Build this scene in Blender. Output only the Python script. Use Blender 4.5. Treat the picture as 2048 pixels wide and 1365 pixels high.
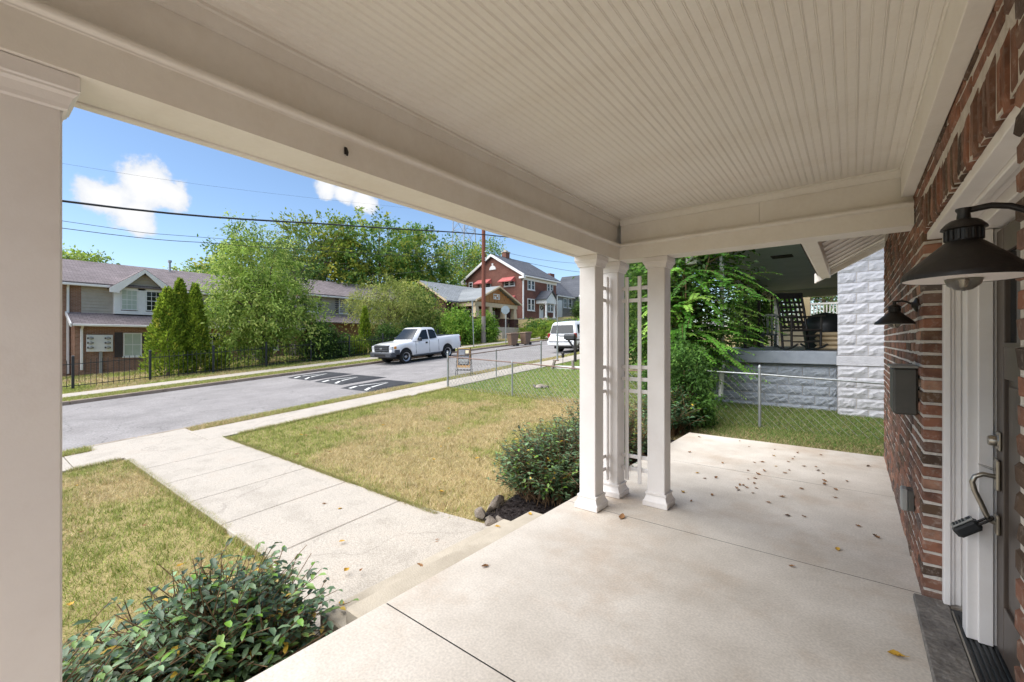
import bpy, math, random
import numpy as np
from mathutils import Vector, Matrix

random.seed(7); RNG = np.random.default_rng(7)
for o in list(bpy.data.objects): bpy.data.objects.remove(o)
scene = bpy.context.scene
COL = scene.collection
R = math.radians

# ------------------------------------------------------------------ camera
YAW = R(38.116)
cam_data = bpy.data.cameras.new('camera'); cam = bpy.data.objects.new('camera', cam_data); COL.objects.link(cam)
cam_data.sensor_width = 36.0; cam_data.lens = 15.26; cam_data.clip_start = 0.05; cam_data.clip_end = 4000
cam.location = (0, 0, 1.56); cam.rotation_euler = (R(90), 0, YAW)
scene.camera = cam

# ------------------------------------------------------------------ sun, exposure
SUN_DIR = Vector((-0.30, -0.50, 0.81)).normalized()          # from the scene towards the sun
sun_d = bpy.data.lights.new('sun', 'SUN'); sun = bpy.data.objects.new('sun', sun_d); COL.objects.link(sun)
sun_d.energy = 3.2; sun_d.angle = R(80); sun_d.color = (1.0, 0.95, 0.88)
sun.rotation_euler = SUN_DIR.to_track_quat('Z', 'Y').to_euler(); sun.location = (-10, -20, 40)
scene.view_settings.view_transform = 'Standard'; scene.view_settings.look = 'None'
scene.view_settings.gamma = 1.0; scene.view_settings.use_curve_mapping = False
scene.cycles.max_bounces = 7; scene.cycles.diffuse_bounces = 4; scene.cycles.glossy_bounces = 3; scene.cycles.transmission_bounces = 4; scene.cycles.transparent_max_bounces = 4
scene.cycles.caustics_reflective = False; scene.cycles.caustics_refractive = False
scene.view_settings.exposure = 1.22

# ------------------------------------------------------------------ world: clear sky with a few small fair-weather clouds
world = bpy.data.worlds.new('World'); scene.world = world; world.use_nodes = True
wn, wl = world.node_tree.nodes, world.node_tree.links; wn.clear()
def wnode(t, **k):
    n = wn.new(t)
    for a, b in k.items(): setattr(n, a, b)
    return n
sky = wnode('ShaderNodeTexSky'); sky.sky_type = 'NISHITA'; sky.sun_disc = False
sky.sun_elevation = math.asin(SUN_DIR.z); sky.sun_rotation = math.atan2(SUN_DIR.x, SUN_DIR.y)
sky.air_density = 1.0; sky.dust_density = 0.3; sky.ozone_density = 3.0; sky.altitude = 150
tc = wnode('ShaderNodeTexCoord')
def skydir(az, el):                                           # azimuth from +Y towards -X, elevation, degrees
    return (-math.sin(R(az)) * math.cos(R(el)), math.cos(R(az)) * math.cos(R(el)), math.sin(R(el)))
LOBES = [(80.8,13.6,2.3),(78.2,15.3,2.9),(76.5,15.0,2.2),(79.2,12.2,2.3),(61.3,17.7,1.55),(59.2,17.3,1.5),(57.0,16.9,1.6),(115,22,5),(20,26,4),(150,30,6)]
warp = wnode('ShaderNodeTexNoise'); warp.inputs['Scale'].default_value = 9; warp.inputs['Detail'].default_value = 2
wl.new(tc.outputs['Generated'], warp.inputs['Vector'])
vs = wnode('ShaderNodeVectorMath', operation='MULTIPLY_ADD'); vs.inputs[1].default_value = (.036,.036,.036)
wl.new(warp.outputs['Color'], vs.inputs[0]); 
va = wnode('ShaderNodeVectorMath', operation='SUBTRACT'); va.inputs[1].default_value = (.018,.018,.018)
wl.new(tc.outputs['Generated'], va.inputs[0]); wl.new(va.outputs[0], vs.inputs[2])
prev = None
for az, el, r_ in LOBES:
    d = wnode('ShaderNodeVectorMath', operation='DISTANCE'); d.inputs[1].default_value = skydir(az, el)
    wl.new(vs.outputs[0], d.inputs[0])
    m = wnode('ShaderNodeMath', operation='MULTIPLY_ADD'); m.inputs[1].default_value = -1/R(r_); m.inputs[2].default_value = 1
    wl.new(d.outputs['Value'], m.inputs[0])
    if prev is None: prev = m
    else:
        x = wnode('ShaderNodeMath', operation='SMOOTH_MAX'); x.inputs[2].default_value = .25
        wl.new(prev.outputs[0], x.inputs[0]); wl.new(m.outputs[0], x.inputs[1]); prev = x
nz = wnode('ShaderNodeTexNoise'); nz.inputs['Scale'].default_value = 22; nz.inputs['Detail'].default_value = 5; nz.inputs['Roughness'].default_value = .6
wl.new(tc.outputs['Generated'], nz.inputs['Vector'])
ad = wnode('ShaderNodeMath', operation='MULTIPLY_ADD'); ad.inputs[1].default_value = 1.6; wl.new(nz.outputs['Fac'], ad.inputs[0])
sb = wnode('ShaderNodeMath', operation='SUBTRACT'); sb.inputs[1].default_value = .78; wl.new(prev.outputs[0], sb.inputs[0]); wl.new(sb.outputs[0], ad.inputs[2])
mr = wnode('ShaderNodeMapRange'); mr.interpolation_type = 'SMOOTHSTEP'
mr.inputs['From Min'].default_value = 0.02; mr.inputs['From Max'].default_value = .40
wl.new(ad.outputs[0], mr.inputs['Value'])
hs = wnode('ShaderNodeHueSaturation'); hs.inputs['Saturation'].default_value = 1.0; hs.inputs['Value'].default_value = 0.86
wl.new(sky.outputs['Color'], hs.inputs['Color'])
mix = wnode('ShaderNodeMix', data_type='RGBA')
wl.new(mr.outputs['Result'], mix.inputs[0]); wl.new(hs.outputs['Color'], mix.inputs[6]); cr = wnode('ShaderNodeValToRGB'); cr.color_ramp.elements[0].position = .15; cr.color_ramp.elements[1].position = .75
cr.color_ramp.elements[0].color = (3.4, 3.6, 3.95, 1); cr.color_ramp.elements[1].color = (4.5, 4.5, 4.5, 1); wl.new(ad.outputs[0], cr.inputs['Fac']); wl.new(cr.outputs['Color'], mix.inputs[7])
bg = wnode('ShaderNodeBackground'); bg.inputs['Strength'].default_value = 0.10
wl.new(mix.outputs[2], bg.inputs['Color'])
wo = wnode('ShaderNodeOutputWorld'); wl.new(bg.outputs[0], wo.inputs['Surface'])

# ------------------------------------------------------------------ helpers
def lin(h):
    h = h.lstrip('#'); c = [int(h[i:i+2], 16) / 255 for i in (0, 2, 4)]
    return tuple((x / 12.92 if x <= .04045 else ((x + .055) / 1.055) ** 2.4) for x in c)

MATS = {}
def mat(name, c1, c2=None, scale=6., rough=.7, bump=0., bscale=None, detail=6, metal=0., spec=.5, c3=None, c3scale=1.2, c3amt=.5, stretch=None, coat=0., trans=0., speck=0., sscale=170., crack=0., cscale=.35):
    """noise mottled principled material in object space"""
    m = bpy.data.materials.new(name); m.use_nodes = True; nt = m.node_tree; n, l = nt.nodes, nt.links
    b = n['Principled BSDF']; b.inputs['Roughness'].default_value = rough; b.inputs['Metallic'].default_value = metal
    b.inputs['Specular IOR Level'].default_value = spec; b.inputs['Coat Weight'].default_value = coat
    if trans: b.inputs['Transmission Weight'].default_value = trans
    b.inputs['Base Color'].default_value = (*c1, 1)
    tcn = n.new('ShaderNodeTexCoord'); vec = tcn.outputs['Object']
    if stretch:
        mp = n.new('ShaderNodeMapping'); mp.inputs['Scale'].default_value = stretch; l.new(vec, mp.inputs['Vector']); vec = mp.outputs['Vector']
    if c2 is not None:
        t = n.new('ShaderNodeTexNoise'); t.inputs['Scale'].default_value = scale; t.inputs['Detail'].default_value = detail; t.inputs['Roughness'].default_value = .65
        l.new(vec, t.inputs['Vector'])
        rp = n.new('ShaderNodeValToRGB'); rp.color_ramp.elements[0].position = .35; rp.color_ramp.elements[1].position = .65
        rp.color_ramp.elements[0].color = (*c1, 1); rp.color_ramp.elements[1].color = (*c2, 1); l.new(t.outputs['Fac'], rp.inputs['Fac'])
        out = rp.outputs['Color']
        if c3 is not None:
            t3 = n.new('ShaderNodeTexNoise'); t3.inputs['Scale'].default_value = c3scale; t3.inputs['Detail'].default_value = 8; t3.inputs['Roughness'].default_value = .7
            l.new(vec, t3.inputs['Vector'])
            r3 = n.new('ShaderNodeMapRange'); r3.inputs['From Min'].default_value = .5; r3.inputs['From Max'].default_value = .72; r3.inputs['To Max'].default_value = c3amt
            l.new(t3.outputs['Fac'], r3.inputs['Value'])
            mx = n.new('ShaderNodeMix'); mx.data_type = 'RGBA'; mx.inputs[7].default_value = (*c3, 1)
            l.new(r3.outputs['Result'], mx.inputs[0]); l.new(out, mx.inputs[6]); out = mx.outputs[2]
        if speck:
            ts = n.new('ShaderNodeTexNoise'); ts.inputs['Scale'].default_value = sscale; ts.inputs['Detail'].default_value = 3; l.new(vec, ts.inputs['Vector'])
            rs_ = n.new('ShaderNodeMapRange'); rs_.inputs['From Min'].default_value = .35; rs_.inputs['From Max'].default_value = .65; rs_.inputs['To Min'].default_value = 1-speck; rs_.inputs['To Max'].default_value = 1+speck*.6; l.new(ts.outputs['Fac'], rs_.inputs['Value'])
            hs_ = n.new('ShaderNodeHueSaturation'); l.new(rs_.outputs['Result'], hs_.inputs['Value']); l.new(out, hs_.inputs['Color']); out = hs_.outputs['Color']
        if crack:
            tw = n.new('ShaderNodeTexNoise'); tw.inputs['Scale'].default_value = cscale*6; tw.inputs['Detail'].default_value = 4; l.new(vec, tw.inputs['Vector'])
            vm = n.new('ShaderNodeVectorMath'); vm.operation = 'MULTIPLY_ADD'; vm.inputs[1].default_value = (.7/cscale*.35,)*3; l.new(tw.outputs['Color'], vm.inputs[0]); l.new(vec, vm.inputs[2])
            vo = n.new('ShaderNodeTexVoronoi'); vo.feature = 'DISTANCE_TO_EDGE'; vo.inputs['Scale'].default_value = cscale; l.new(vm.outputs[0], vo.inputs['Vector'])
            rc = n.new('ShaderNodeMapRange'); rc.inputs['From Min'].default_value = .0; rc.inputs['From Max'].default_value = .007*(cscale/.35); rc.inputs['To Min'].default_value = crack; rc.inputs['To Max'].default_value = 0; l.new(vo.outputs['Distance'], rc.inputs['Value'])
            mc_ = n.new('ShaderNodeMix'); mc_.data_type = 'RGBA'; mc_.inputs[7].default_value = (c1[0]*.35, c1[1]*.35, c1[2]*.35, 1); l.new(rc.outputs['Result'], mc_.inputs[0]); l.new(out, mc_.inputs[6]); out = mc_.outputs[2]
        l.new(out, b.inputs['Base Color'])
    if bump:
        t2 = n.new('ShaderNodeTexNoise'); t2.inputs['Scale'].default_value = bscale or scale * 4; t2.inputs['Detail'].default_value = 5
        l.new(vec, t2.inputs['Vector'])
        bp = n.new('ShaderNodeBump'); bp.inputs['Strength'].default_value = bump; bp.inputs['Distance'].default_value = .02
        l.new(t2.outputs['Fac'], bp.inputs['Height']); l.new(bp.outputs['Normal'], b.inputs['Normal'])
    MATS[name] = m; return m

def attr_mat(name, rough=.55, translucent=.0, spec=.35):
    """colour read from the per-leaf / per-blade attribute"""
    m = bpy.data.materials.new(name); m.use_nodes = True; nt = m.node_tree; n, l = nt.nodes, nt.links
    b = n['Principled BSDF']; b.inputs['Roughness'].default_value = rough; b.inputs['Specular IOR Level'].default_value = spec
    a = n.new('ShaderNodeAttribute'); a.attribute_name = 'Col'; l.new(a.outputs['Color'], b.inputs['Base Color'])
    if translucent:
        tr = n.new('ShaderNodeBsdfTranslucent'); l.new(a.outputs['Color'], tr.inputs['Color'])
        mx = n.new('ShaderNodeMixShader'); mx.inputs[0].default_value = translucent
        l.new(b.outputs[0], mx.inputs[1]); l.new(tr.outputs[0], mx.inputs[2]); l.new(mx.outputs[0], n['Material Output'].inputs['Surface'])
    MATS[name] = m; return m

WM = {}                                                       # world matrices of what was built
def tag(o, label=None, cat=None, group=None, kind=None):
    if label: o['label'] = label
    if cat: o['category'] = cat
    if group: o['group'] = group
    if kind: o['kind'] = kind
    return o
def thing(name, label, cat, loc=(0,0,0), rz=0, group=None):
    o = bpy.data.objects.new(name, None); COL.objects.link(o); o.empty_display_size = .2
    o.location = loc; o.rotation_euler = (0, 0, rz); WM[o] = Matrix.Translation(Vector(loc)) @ Matrix.Rotation(rz, 4, 'Z')
    return tag(o, label, cat, group)
def adopt(o, parent, local):
    if parent is None: WM[o] = Matrix.Identity(4); return
    o.parent = parent
    if local: WM[o] = WM[parent]
    else:
        o.matrix_parent_inverse = WM[parent].inverted(); WM[o] = Matrix.Identity(4)
def copy_tree(o, parent=None):
    c = o.copy(); COL.objects.link(c)
    if parent is not None: c.parent = parent
    for ch in o.children: copy_tree(ch, c)
    return c

class MB:
    def __init__(s): s.v = []; s.f = []
    def add(s, vs, fs):
        k = len(s.v); s.v += [tuple(p) for p in vs]; s.f += [tuple(i + k for i in f) for f in fs]; return s
    def box(s, x0, y0, z0, x1, y1, z1, b=0, M=None):
        x0, x1 = min(x0,x1), max(x0,x1); y0, y1 = min(y0,y1), max(y0,y1); z0, z1 = min(z0,z1), max(z0,z1)
        if b <= 0:
            vs = [(x,y,z) for z in (z0,z1) for y in (y0,y1) for x in (x0,x1)]
            fs = [(0,2,3,1),(4,5,7,6),(0,1,5,4),(2,6,7,3),(0,4,6,2),(1,3,7,5)]
        else:
            b = min(b, (x1-x0)*.45, (y1-y0)*.45, (z1-z0)*.45)
            X, Y, Z = (x0,x1), (y0,y1), (z0,z1); vs = []; idx = {}
            for i in (0,1):
                for j in (0,1):
                    for k in (0,1):
                        sx, sy, sz = (b,-b)[i], (b,-b)[j], (b,-b)[k]
                        for a, p in enumerate(((X[i], Y[j]+sy, Z[k]+sz), (X[i]+sx, Y[j], Z[k]+sz), (X[i]+sx, Y[j]+sy, Z[k]))):
                            idx[i,j,k,a] = len(vs); vs.append(p)
            g = idx.get; fs = []
            for i in (0,1):
                q = [g((i,0,0,0)), g((i,1,0,0)), g((i,1,1,0)), g((i,0,1,0))]; fs.append(q if i else q[::-1])
                q = [g((0,i,0,1)), g((0,i,1,1)), g((1,i,1,1)), g((1,i,0,1))]; fs.append(q if i else q[::-1])
                q = [g((0,0,i,2)), g((1,0,i,2)), g((1,1,i,2)), g((0,1,i,2))]; fs.append(q if i else q[::-1])
            for j in (0,1):
                for k in (0,1):
                    fs.append([g((0,j,k,1)), g((1,j,k,1)), g((1,j,k,2)), g((0,j,k,2))])
                    fs.append([g((j,0,k,0)), g((j,1,k,0)), g((j,1,k,2)), g((j,0,k,2))])
                    fs.append([g((j,k,0,0)), g((j,k,1,0)), g((j,k,1,1)), g((j,k,0,1))])
            for i in (0,1):
                for j in (0,1):
                    for k in (0,1): fs.append([g((i,j,k,0)), g((i,j,k,1)), g((i,j,k,2))])
        if M is not None: vs = [M @ Vector(p) for p in vs]
        return s.add(vs, fs)
    def bar(s, p, q, w, h, b=0, up=(0,0,1)):                  # square bar from p to q
        p, q = Vector(p), Vector(q); d = q - p; L = d.length; d.normalize(); u = Vector(up)
        if abs(d.dot(u)) > .98: u = Vector((0,1,0))
        sd = d.cross(u).normalized(); u2 = sd.cross(d)
        M = Matrix(((d.x, sd.x, u2.x, p.x), (d.y, sd.y, u2.y, p.y), (d.z, sd.z, u2.z, p.z), (0,0,0,1)))
        return s.box(0, -w/2, -h/2, L, w/2, h/2, b, M)
    def tube(s, pts, r, n=8, cap=True):
        pts = [Vector(p) for p in pts]; m = len(pts); rs = r if isinstance(r, (list, tuple)) else [r] * m
        vs = []; fs = []; ref = None
        for i, p in enumerate(pts):
            d = (pts[min(i+1, m-1)] - pts[max(i-1, 0)]).normalized()
            if ref is None: ref = Vector((0,0,1)) if abs(d.z) < .9 else Vector((1,0,0))
            a = (ref - d * ref.dot(d)).normalized(); b = d.cross(a); ref = a
            for k in range(n):
                t = 2 * math.pi * k / n; vs.append(p + (a * math.cos(t) + b * math.sin(t)) * rs[i])
        for i in range(m - 1):
            for k in range(n): fs.append((i*n+k, i*n+(k+1)%n, (i+1)*n+(k+1)%n, (i+1)*n+k))
        if cap: fs.append(tuple(range(n))[::-1]); fs.append(tuple((m-1)*n + k for k in range(n)))
        return s.add(vs, fs)
    def lathe(s, prof, c=(0,0,0), n=20, M=None):
        vs = []; fs = []
        for r, z in prof:
            for k in range(n):
                t = 2 * math.pi * k / n; vs.append(Vector((r*math.cos(t), r*math.sin(t), z)))
        for i in range(len(prof) - 1):
            for k in range(n): fs.append((i*n+k, i*n+(k+1)%n, (i+1)*n+(k+1)%n, (i+1)*n+k))
        if prof[0][0] > 1e-5: fs.append(tuple(range(n))[::-1])
        if prof[-1][0] > 1e-5: fs.append(tuple((len(prof)-1)*n + k for k in range(n)))
        M = M or Matrix.Identity(4); c = Vector(c)
        return s.add([M @ p + c for p in vs], fs)
    def prism(s, poly, axis, a0, a1):                         # poly in the two other axes, extruded along axis
        def P(u, v, a): return {'x': (a,u,v), 'y': (u,a,v), 'z': (u,v,a)}[axis]
        n = len(poly); vs = [P(u,v,a0) for u,v in poly] + [P(u,v,a1) for u,v in poly]
        fs = [tuple(range(n))[::-1], tuple(range(n, 2*n))] + [(i, (i+1)%n, n+(i+1)%n, n+i) for i in range(n)]
        return s.add(vs, fs)
    def face(s, *pts): return s.add(pts, [tuple(range(len(pts)))])
    def sweep(s, prof, path, closed=False):                   # profile rings given as lists of points
        n = len(path[0]); fs = []; vs = [p for ring in path for p in ring]
        for i in range(len(path) - 1):
            for k in range(n if closed else n - 1): fs.append((i*n+k, i*n+(k+1)%n, (i+1)*n+(k+1)%n, (i+1)*n+k))
        return s.add(vs, fs)
    def mesh(s, name, m, smooth=None, recalc=True):
        me = bpy.data.meshes.new(name); me.from_pydata(s.v, [], s.f); me.validate()
        if recalc:
            import bmesh
            bm = bmesh.new(); bm.from_mesh(me); bmesh.ops.recalc_face_normals(bm, faces=bm.faces); bm.to_mesh(me); bm.free()
        if m: me.materials.append(MATS[m] if isinstance(m, str) else m)
        if smooth: me.polygons.foreach_set('use_smooth', [True]*len(me.polygons)); me.set_sharp_from_angle(angle=R(smooth))
        me.update(); return me
    def build(s, name, m, parent=None, smooth=None, local=False, bevel=0):
        o = bpy.data.objects.new(name, s.mesh(name, m, smooth)); COL.objects.link(o); adopt(o, parent, local)
        if bevel:
            md = o.modifiers.new('bevel', 'BEVEL'); md.width = bevel; md.segments = 2; md.limit_method = 'ANGLE'; md.angle_limit = R(35)
        return o
def part(name, m, parent, fn, **k):
    b = MB(); fn(b); return b.build(name, m, parent, **k)
def placed(name, me, parent, loc, rot=(0,0,0), scale=(1,1,1)):     # a copy that shares mesh data, world placement
    o = bpy.data.objects.new(name, me); COL.objects.link(o); o.location = loc; o.rotation_euler = rot; o.scale = scale
    if parent is not None: o.parent = parent; o.matrix_parent_inverse = WM[parent].inverted()
    return o

class Frame:                                                  # a facade: u along it, z up, d out of it
    def __init__(s, o, u, n): s.o, s.u, s.n = Vector(o), Vector(u), Vector(n)
    def P(s, u, z, d=0): return s.o + s.u*u + s.n*d + Vector((0,0,z))
    def box(s, b, u0, u1, z0, z1, d0, d1, bev=0):
        M = Matrix(((s.u.x, s.n.x, 0, s.o.x), (s.u.y, s.n.y, 0, s.o.y), (0,0,1,s.o.z), (0,0,0,1)))
        return b.box(u0, d0, z0, u1, d1, z1, bev, M)

def npmesh(name, V, F, m, colors=None, parent=None, local=False, smooth=False):
    V = np.asarray(V, np.float32); F = np.asarray(F, np.int32); me = bpy.data.meshes.new(name)
    me.vertices.add(len(V)); me.vertices.foreach_set('co', V.ravel())
    me.loops.add(F.size); me.loops.foreach_set('vertex_index', F.ravel())
    me.polygons.add(len(F)); k = F.shape[1]
    me.polygons.foreach_set('loop_start', np.arange(0, F.size, k, dtype=np.int32))
    me.polygons.foreach_set('loop_total', np.full(len(F), k, np.int32))
    if smooth: me.polygons.foreach_set('use_smooth', np.ones(len(F), bool))
    if colors is not None:
        a = me.color_attributes.new('Col', 'FLOAT_COLOR', 'POINT')
        c = np.ones((len(V), 4), np.float32); c[:, :3] = colors; a.data.foreach_set('color', c.ravel())
    me.materials.append(MATS[m]); me.update(calc_edges=True); me.validate()
    o = bpy.data.objects.new(name, me); COL.objects.link(o); adopt(o, parent, local); return o

def vnoise(x, y, seed=0):                                     # smooth value noise on arrays
    r = np.random.default_rng(seed).random((256, 256)); xi, yi = np.floor(x).astype(int), np.floor(y).astype(int)
    fx, fy = x - xi, y - yi; fx = fx*fx*(3-2*fx); fy = fy*fy*(3-2*fy); g = lambda i, j: r[i % 256, j % 256]
    return (g(xi,yi)*(1-fx)+g(xi+1,yi)*fx)*(1-fy) + (g(xi,yi+1)*(1-fx)+g(xi+1,yi+1)*fx)*fy
def fbm(x, y, seed=0): return (vnoise(x,y,seed)*.5 + vnoise(x*2.1,y*2.1,seed+1)*.3 + vnoise(x*4.7,y*4.7,seed+2)*.2)
def unit(a): return a / np.maximum(np.linalg.norm(a, axis=1, keepdims=True), 1e-9)

def leaf_mesh(P, D, N, L, W, C, simple=True, fold=.18):
    """P base points, D directions, N normals (n,3); L, W lengths and widths; C colours"""
    n = len(P); D = unit(D); S = unit(np.cross(D, N)); N = np.cross(S, D); L = np.asarray(L).reshape(-1,1); W = np.asarray(W).reshape(-1,1)
    if simple:
        V = np.stack([P, P + D*L*.45 + S*W*.5 + N*W*fold, P + D*L, P + D*L*.45 - S*W*.5 + N*W*fold], 1).reshape(-1,3)
        F = (np.arange(n)[:,None,None]*4 + np.array([[0,1,2],[0,2,3]])[None]).reshape(-1,3); k = 4
    else:
        dr = N * L * -.10
        V = np.stack([P, P+D*L*.3+S*W*.42+N*W*fold, P+D*L*.3, P+D*L*.3-S*W*.42+N*W*fold,
                      P+D*L*.68+S*W*.40+N*W*fold+dr*.5, P+D*L*.68+dr*.5, P+D*L*.68-S*W*.40+N*W*fold+dr*.5, P+D*L+dr*1.6], 1).reshape(-1,3)
        F = (np.arange(n)[:,None,None]*8 + np.array([[0,1,2],[0,2,3],[1,4,5],[1,5,2],[2,5,6],[2,6,3],[4,7,5],[5,7,6]])[None]).reshape(-1,3); k = 8
    return V, F, np.repeat(C, k, 0)
# ------------------------------------------------------------------ materials
mat('concrete_porch', lin('c0b7aa'), lin('d8d0c4'), 1.5, .7, .06, 160, c3=lin('b0977c'), c3scale=.9, c3amt=.65, speck=.12, sscale=75, detail=10)
mat('concrete_walk', lin('a69e92'), lin('bbb3a7'), 2.2, .85, .3, 90, c3=lin('9c8f80'), c3scale=2.2, c3amt=.6, crack=.3, cscale=.3, speck=.22, sscale=70, detail=9)
mat('concrete_step', lin('aca291'), lin('bfb5a3'), 2.5, .85, .3, 80, c3=lin('8d8270'), c3scale=2, c3amt=.55)
mat('concrete_kerb', lin('8a7f72'), lin('a39788'), 3, .9, .3, 50)
mat('kerb_face', lin('86776a'), lin('a39383'), 2, .9, .3, 50)
mat('asphalt', lin('868280'), lin('969290'), .9, .9, .35, 160, c3=lin('757270'), c3scale=.5, c3amt=.7, speck=.22, sscale=28, crack=.55, cscale=.3, detail=9)
mat('ground', lin('857a4c'), lin('a08f62'), 1.1, .95, .4, 30)
mat('mulch', lin('241f1f'), lin('3a3230'), 20, .95, .8, 60)
mat('paint_cream_bounce', lin('e5dfd6'), lin('e9e4dc'), 3, .5, .04, 120, c3=lin('cdbfad'), c3scale=2.2, c3amt=.3, speck=.015, sscale=40)  # same white paint as the columns, warm bounce light put into its colour
mat('paint_white', lin('e3dedb'), lin('e8e4e1'), 4, .45, .03, 140, c3=lin('d4cbc4'), c3scale=2.5, c3amt=.4)
mat('door_brown', lin('4a4039'), lin('52473f'), 6, .4, .03, 40, stretch=(6,6,1))
mat('slate', lin('66615c'), lin('8a847c'), 7, .85, .8, 30, c3=lin('4a4642'), c3scale=3, c3amt=.6, speck=.2, sscale=60)
mat('black_metal', lin('1d1a18'), lin('272320'), 14, .45, .12, 60, spec=.4, c3=lin('3b322b'), c3scale=6, c3amt=.3)
mat('dark_grey_metal', lin('4b4944'), lin('53504b'), 9, .5)
mat('grey_plastic', lin('8d8d8a'), lin('979793'), 9, .5)
mat('nickel', lin('a09a8f'), None, metal=1., rough=.3)
mat('black_plastic', lin('1b1d20'), lin('24272a'), 9, .45)
mat('dark_void', lin('201c1a'), rough=.9)
mat('mortar', lin('c2b9af'), lin('d8d1c8'), 14, .95, .8, 60, c3=lin('a69c92'), c3scale=4, c3amt=.6)
mat('galv', lin('8f9496'), lin('a3a8a9'), 12, .45, metal=.6, c3=lin('7b6a5c'), c3scale=5, c3amt=.5)
mat('rust_galv', lin('7a6156'), lin('8f7f76'), 16, .7, metal=.3, c3=lin('5f3f33'), c3scale=8, c3amt=.7)
mat('stone', lin('a0958a'), lin('7d7266'), 7, .9, .9, 22)
m = mat('bulb', (.9,.85,.75), rough=.05, trans=.95)
m = mat('glass', lin('1c2226'), rough=.06, spec=.35)
mat('glass_pale', lin('8fa398'), lin('9fb3a8'), 3, .1, spec=.7)

def brick_mat(name, by_object):
    m = bpy.data.materials.new(name); m.use_nodes = True; n, l = m.node_tree.nodes, m.node_tree.links; b = n['Principled BSDF']
    b.inputs['Roughness'].default_value = .88; b.inputs['Specular IOR Level'].default_value = .25
    if by_object: src = n.new('ShaderNodeObjectInfo').outputs['Random']
    else:
        a = n.new('ShaderNodeAttribute'); a.attribute_name = 'Col'; src = a.outputs['Fac']
    rp = n.new('ShaderNodeValToRGB'); rp.color_ramp.interpolation = 'LINEAR'; e = rp.color_ramp.elements
    cols = [(0,'443933'),(.16,'65503f'),(.3,'805a4a'),(.45,'90634f'),(.58,'6f574c'),(.7,'99705c'),(.82,'5f5550'),(.92,'855b4a'),(1,'a8826d')]
    e[0].position, e[0].color = 0, (*lin(cols[0][1]),1); e[1].position, e[1].color = 1, (*lin(cols[-1][1]),1)
    for p, c in cols[1:-1]: x = e.new(p); x.color = (*lin(c),1)
    l.new(src, rp.inputs['Fac'])
    g = n.new('ShaderNodeNewGeometry')
    t = n.new('ShaderNodeTexNoise'); t.inputs['Scale'].default_value = 30; t.inputs['Detail'].default_value = 7; t.inputs['Roughness'].default_value = .7; l.new(g.outputs['Position'], t.inputs['Vector'])
    r2 = n.new('ShaderNodeMapRange'); r2.inputs['From Min'].default_value = .52; r2.inputs['From Max'].default_value = .75; r2.inputs['To Max'].default_value = .72; l.new(t.outputs['Fac'], r2.inputs['Value'])
    mx = n.new('ShaderNodeMix'); mx.data_type = 'RGBA'; mx.inputs[7].default_value = (*lin('b0a398'),1); l.new(r2.outputs['Result'], mx.inputs[0]); l.new(rp.outputs['Color'], mx.inputs[6])
    t2 = n.new('ShaderNodeTexNoise'); t2.inputs['Scale'].default_value = 11; t2.inputs['Detail'].default_value = 6; l.new(g.outputs['Position'], t2.inputs['Vector'])
    r3 = n.new('ShaderNodeMapRange'); r3.inputs['From Min'].default_value = .45; r3.inputs['From Max'].default_value = .7; r3.inputs['To Max'].default_value = .6; l.new(t2.outputs['Fac'], r3.inputs['Value'])
    mx2 = n.new('ShaderNodeMix'); mx2.data_type = 'RGBA'; mx2.inputs[7].default_value = (*lin('3c2f2a'),1); l.new(r3.outputs['Result'], mx2.inputs[0]); l.new(mx.outputs[2], mx2.inputs[6])
    l.new(mx2.outputs[2], b.inputs['Base Color'])
    bp = n.new('ShaderNodeBump'); bp.inputs['Strength'].default_value = .7; bp.inputs['Distance'].default_value = .006; l.new(t.outputs['Fac'], bp.inputs['Height']); l.new(bp.outputs['Normal'], b.inputs['Normal'])
    MATS[name] = m
brick_mat('brick', True); brick_mat('brick_far', False)
attr_mat('grass', .7, .25, .2); attr_mat('leaf', .55, .48, .25); attr_mat('leaf_glossy', .36, .15, .5)
mat('bark', lin('5a4c40'), lin('76675a'), 9, .95, .8, 30, stretch=(4,4,1))
mat('twig', lin('6b543c'), lin('80684c'), 12, .9)

# ------------------------------------------------------------------ terrain
SL = .0748
def g(x, y):
    yy = max(-25., min(70., y)); z = -.517 + SL * (yy - 2.64)
    if x < -28 and y > 36:                                    # the raised lots of the houses up the hill
        a = min(1, (-28 - x) / 3.5); b = min(1, (y - 36) / 5); a = a*a*(3-2*a); b = b*b*(3-2*b); z += 1.75 * a * b
    return z
def ga(x, y):
    return np.array([g(a, b) for a, b in zip(x, y)])
SW0, SW1 = -10.45, -11.7          # near pavement
NK, FK = -12.35, -21.5            # kerb lines
FS0, FS1 = -23.0, -24.4           # far pavement

def ground_sheet():
    xs = sorted(set([-900,-400,-200,-120,-80,-60,-50,-45,-40,-36,-33,-32,-31.5,-31,-30.5,-30,-29.5,-29,-28.5,-28,-27,-26,-25,-24.4,-23,-22,FK-.16,FK-.14,NK+.16,NK+.14,-11,-10,-8,-6,-4,-2,0,3,8,15,30,60,120,400,900]))
    ys = sorted(set([-900,-300,-100,-50,-25,-15,-8,-4,0,4,8,12,16,20,25,30,34,36,37,38,39,40,41,43,46,50,55,60,65,70,90,130,300,900]))
    V = []; F = []
    for y in ys:
        for x in xs:
            z = g(x, y) - .03
            if FK-.15 < x < NK+.15: z -= .4
            V.append((x, y, z))
    n = len(xs)
    for j in range(len(ys)-1):
        for i in range(n-1): F.append((j*n+i, j*n+i+1, (j+1)*n+i+1, (j+1)*n+i))
    b = MB().add(V, F); return b.build('ground', 'ground')
tag(ground_sheet(), kind='structure', label='dry lawn ground sloping up along the street')

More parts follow.
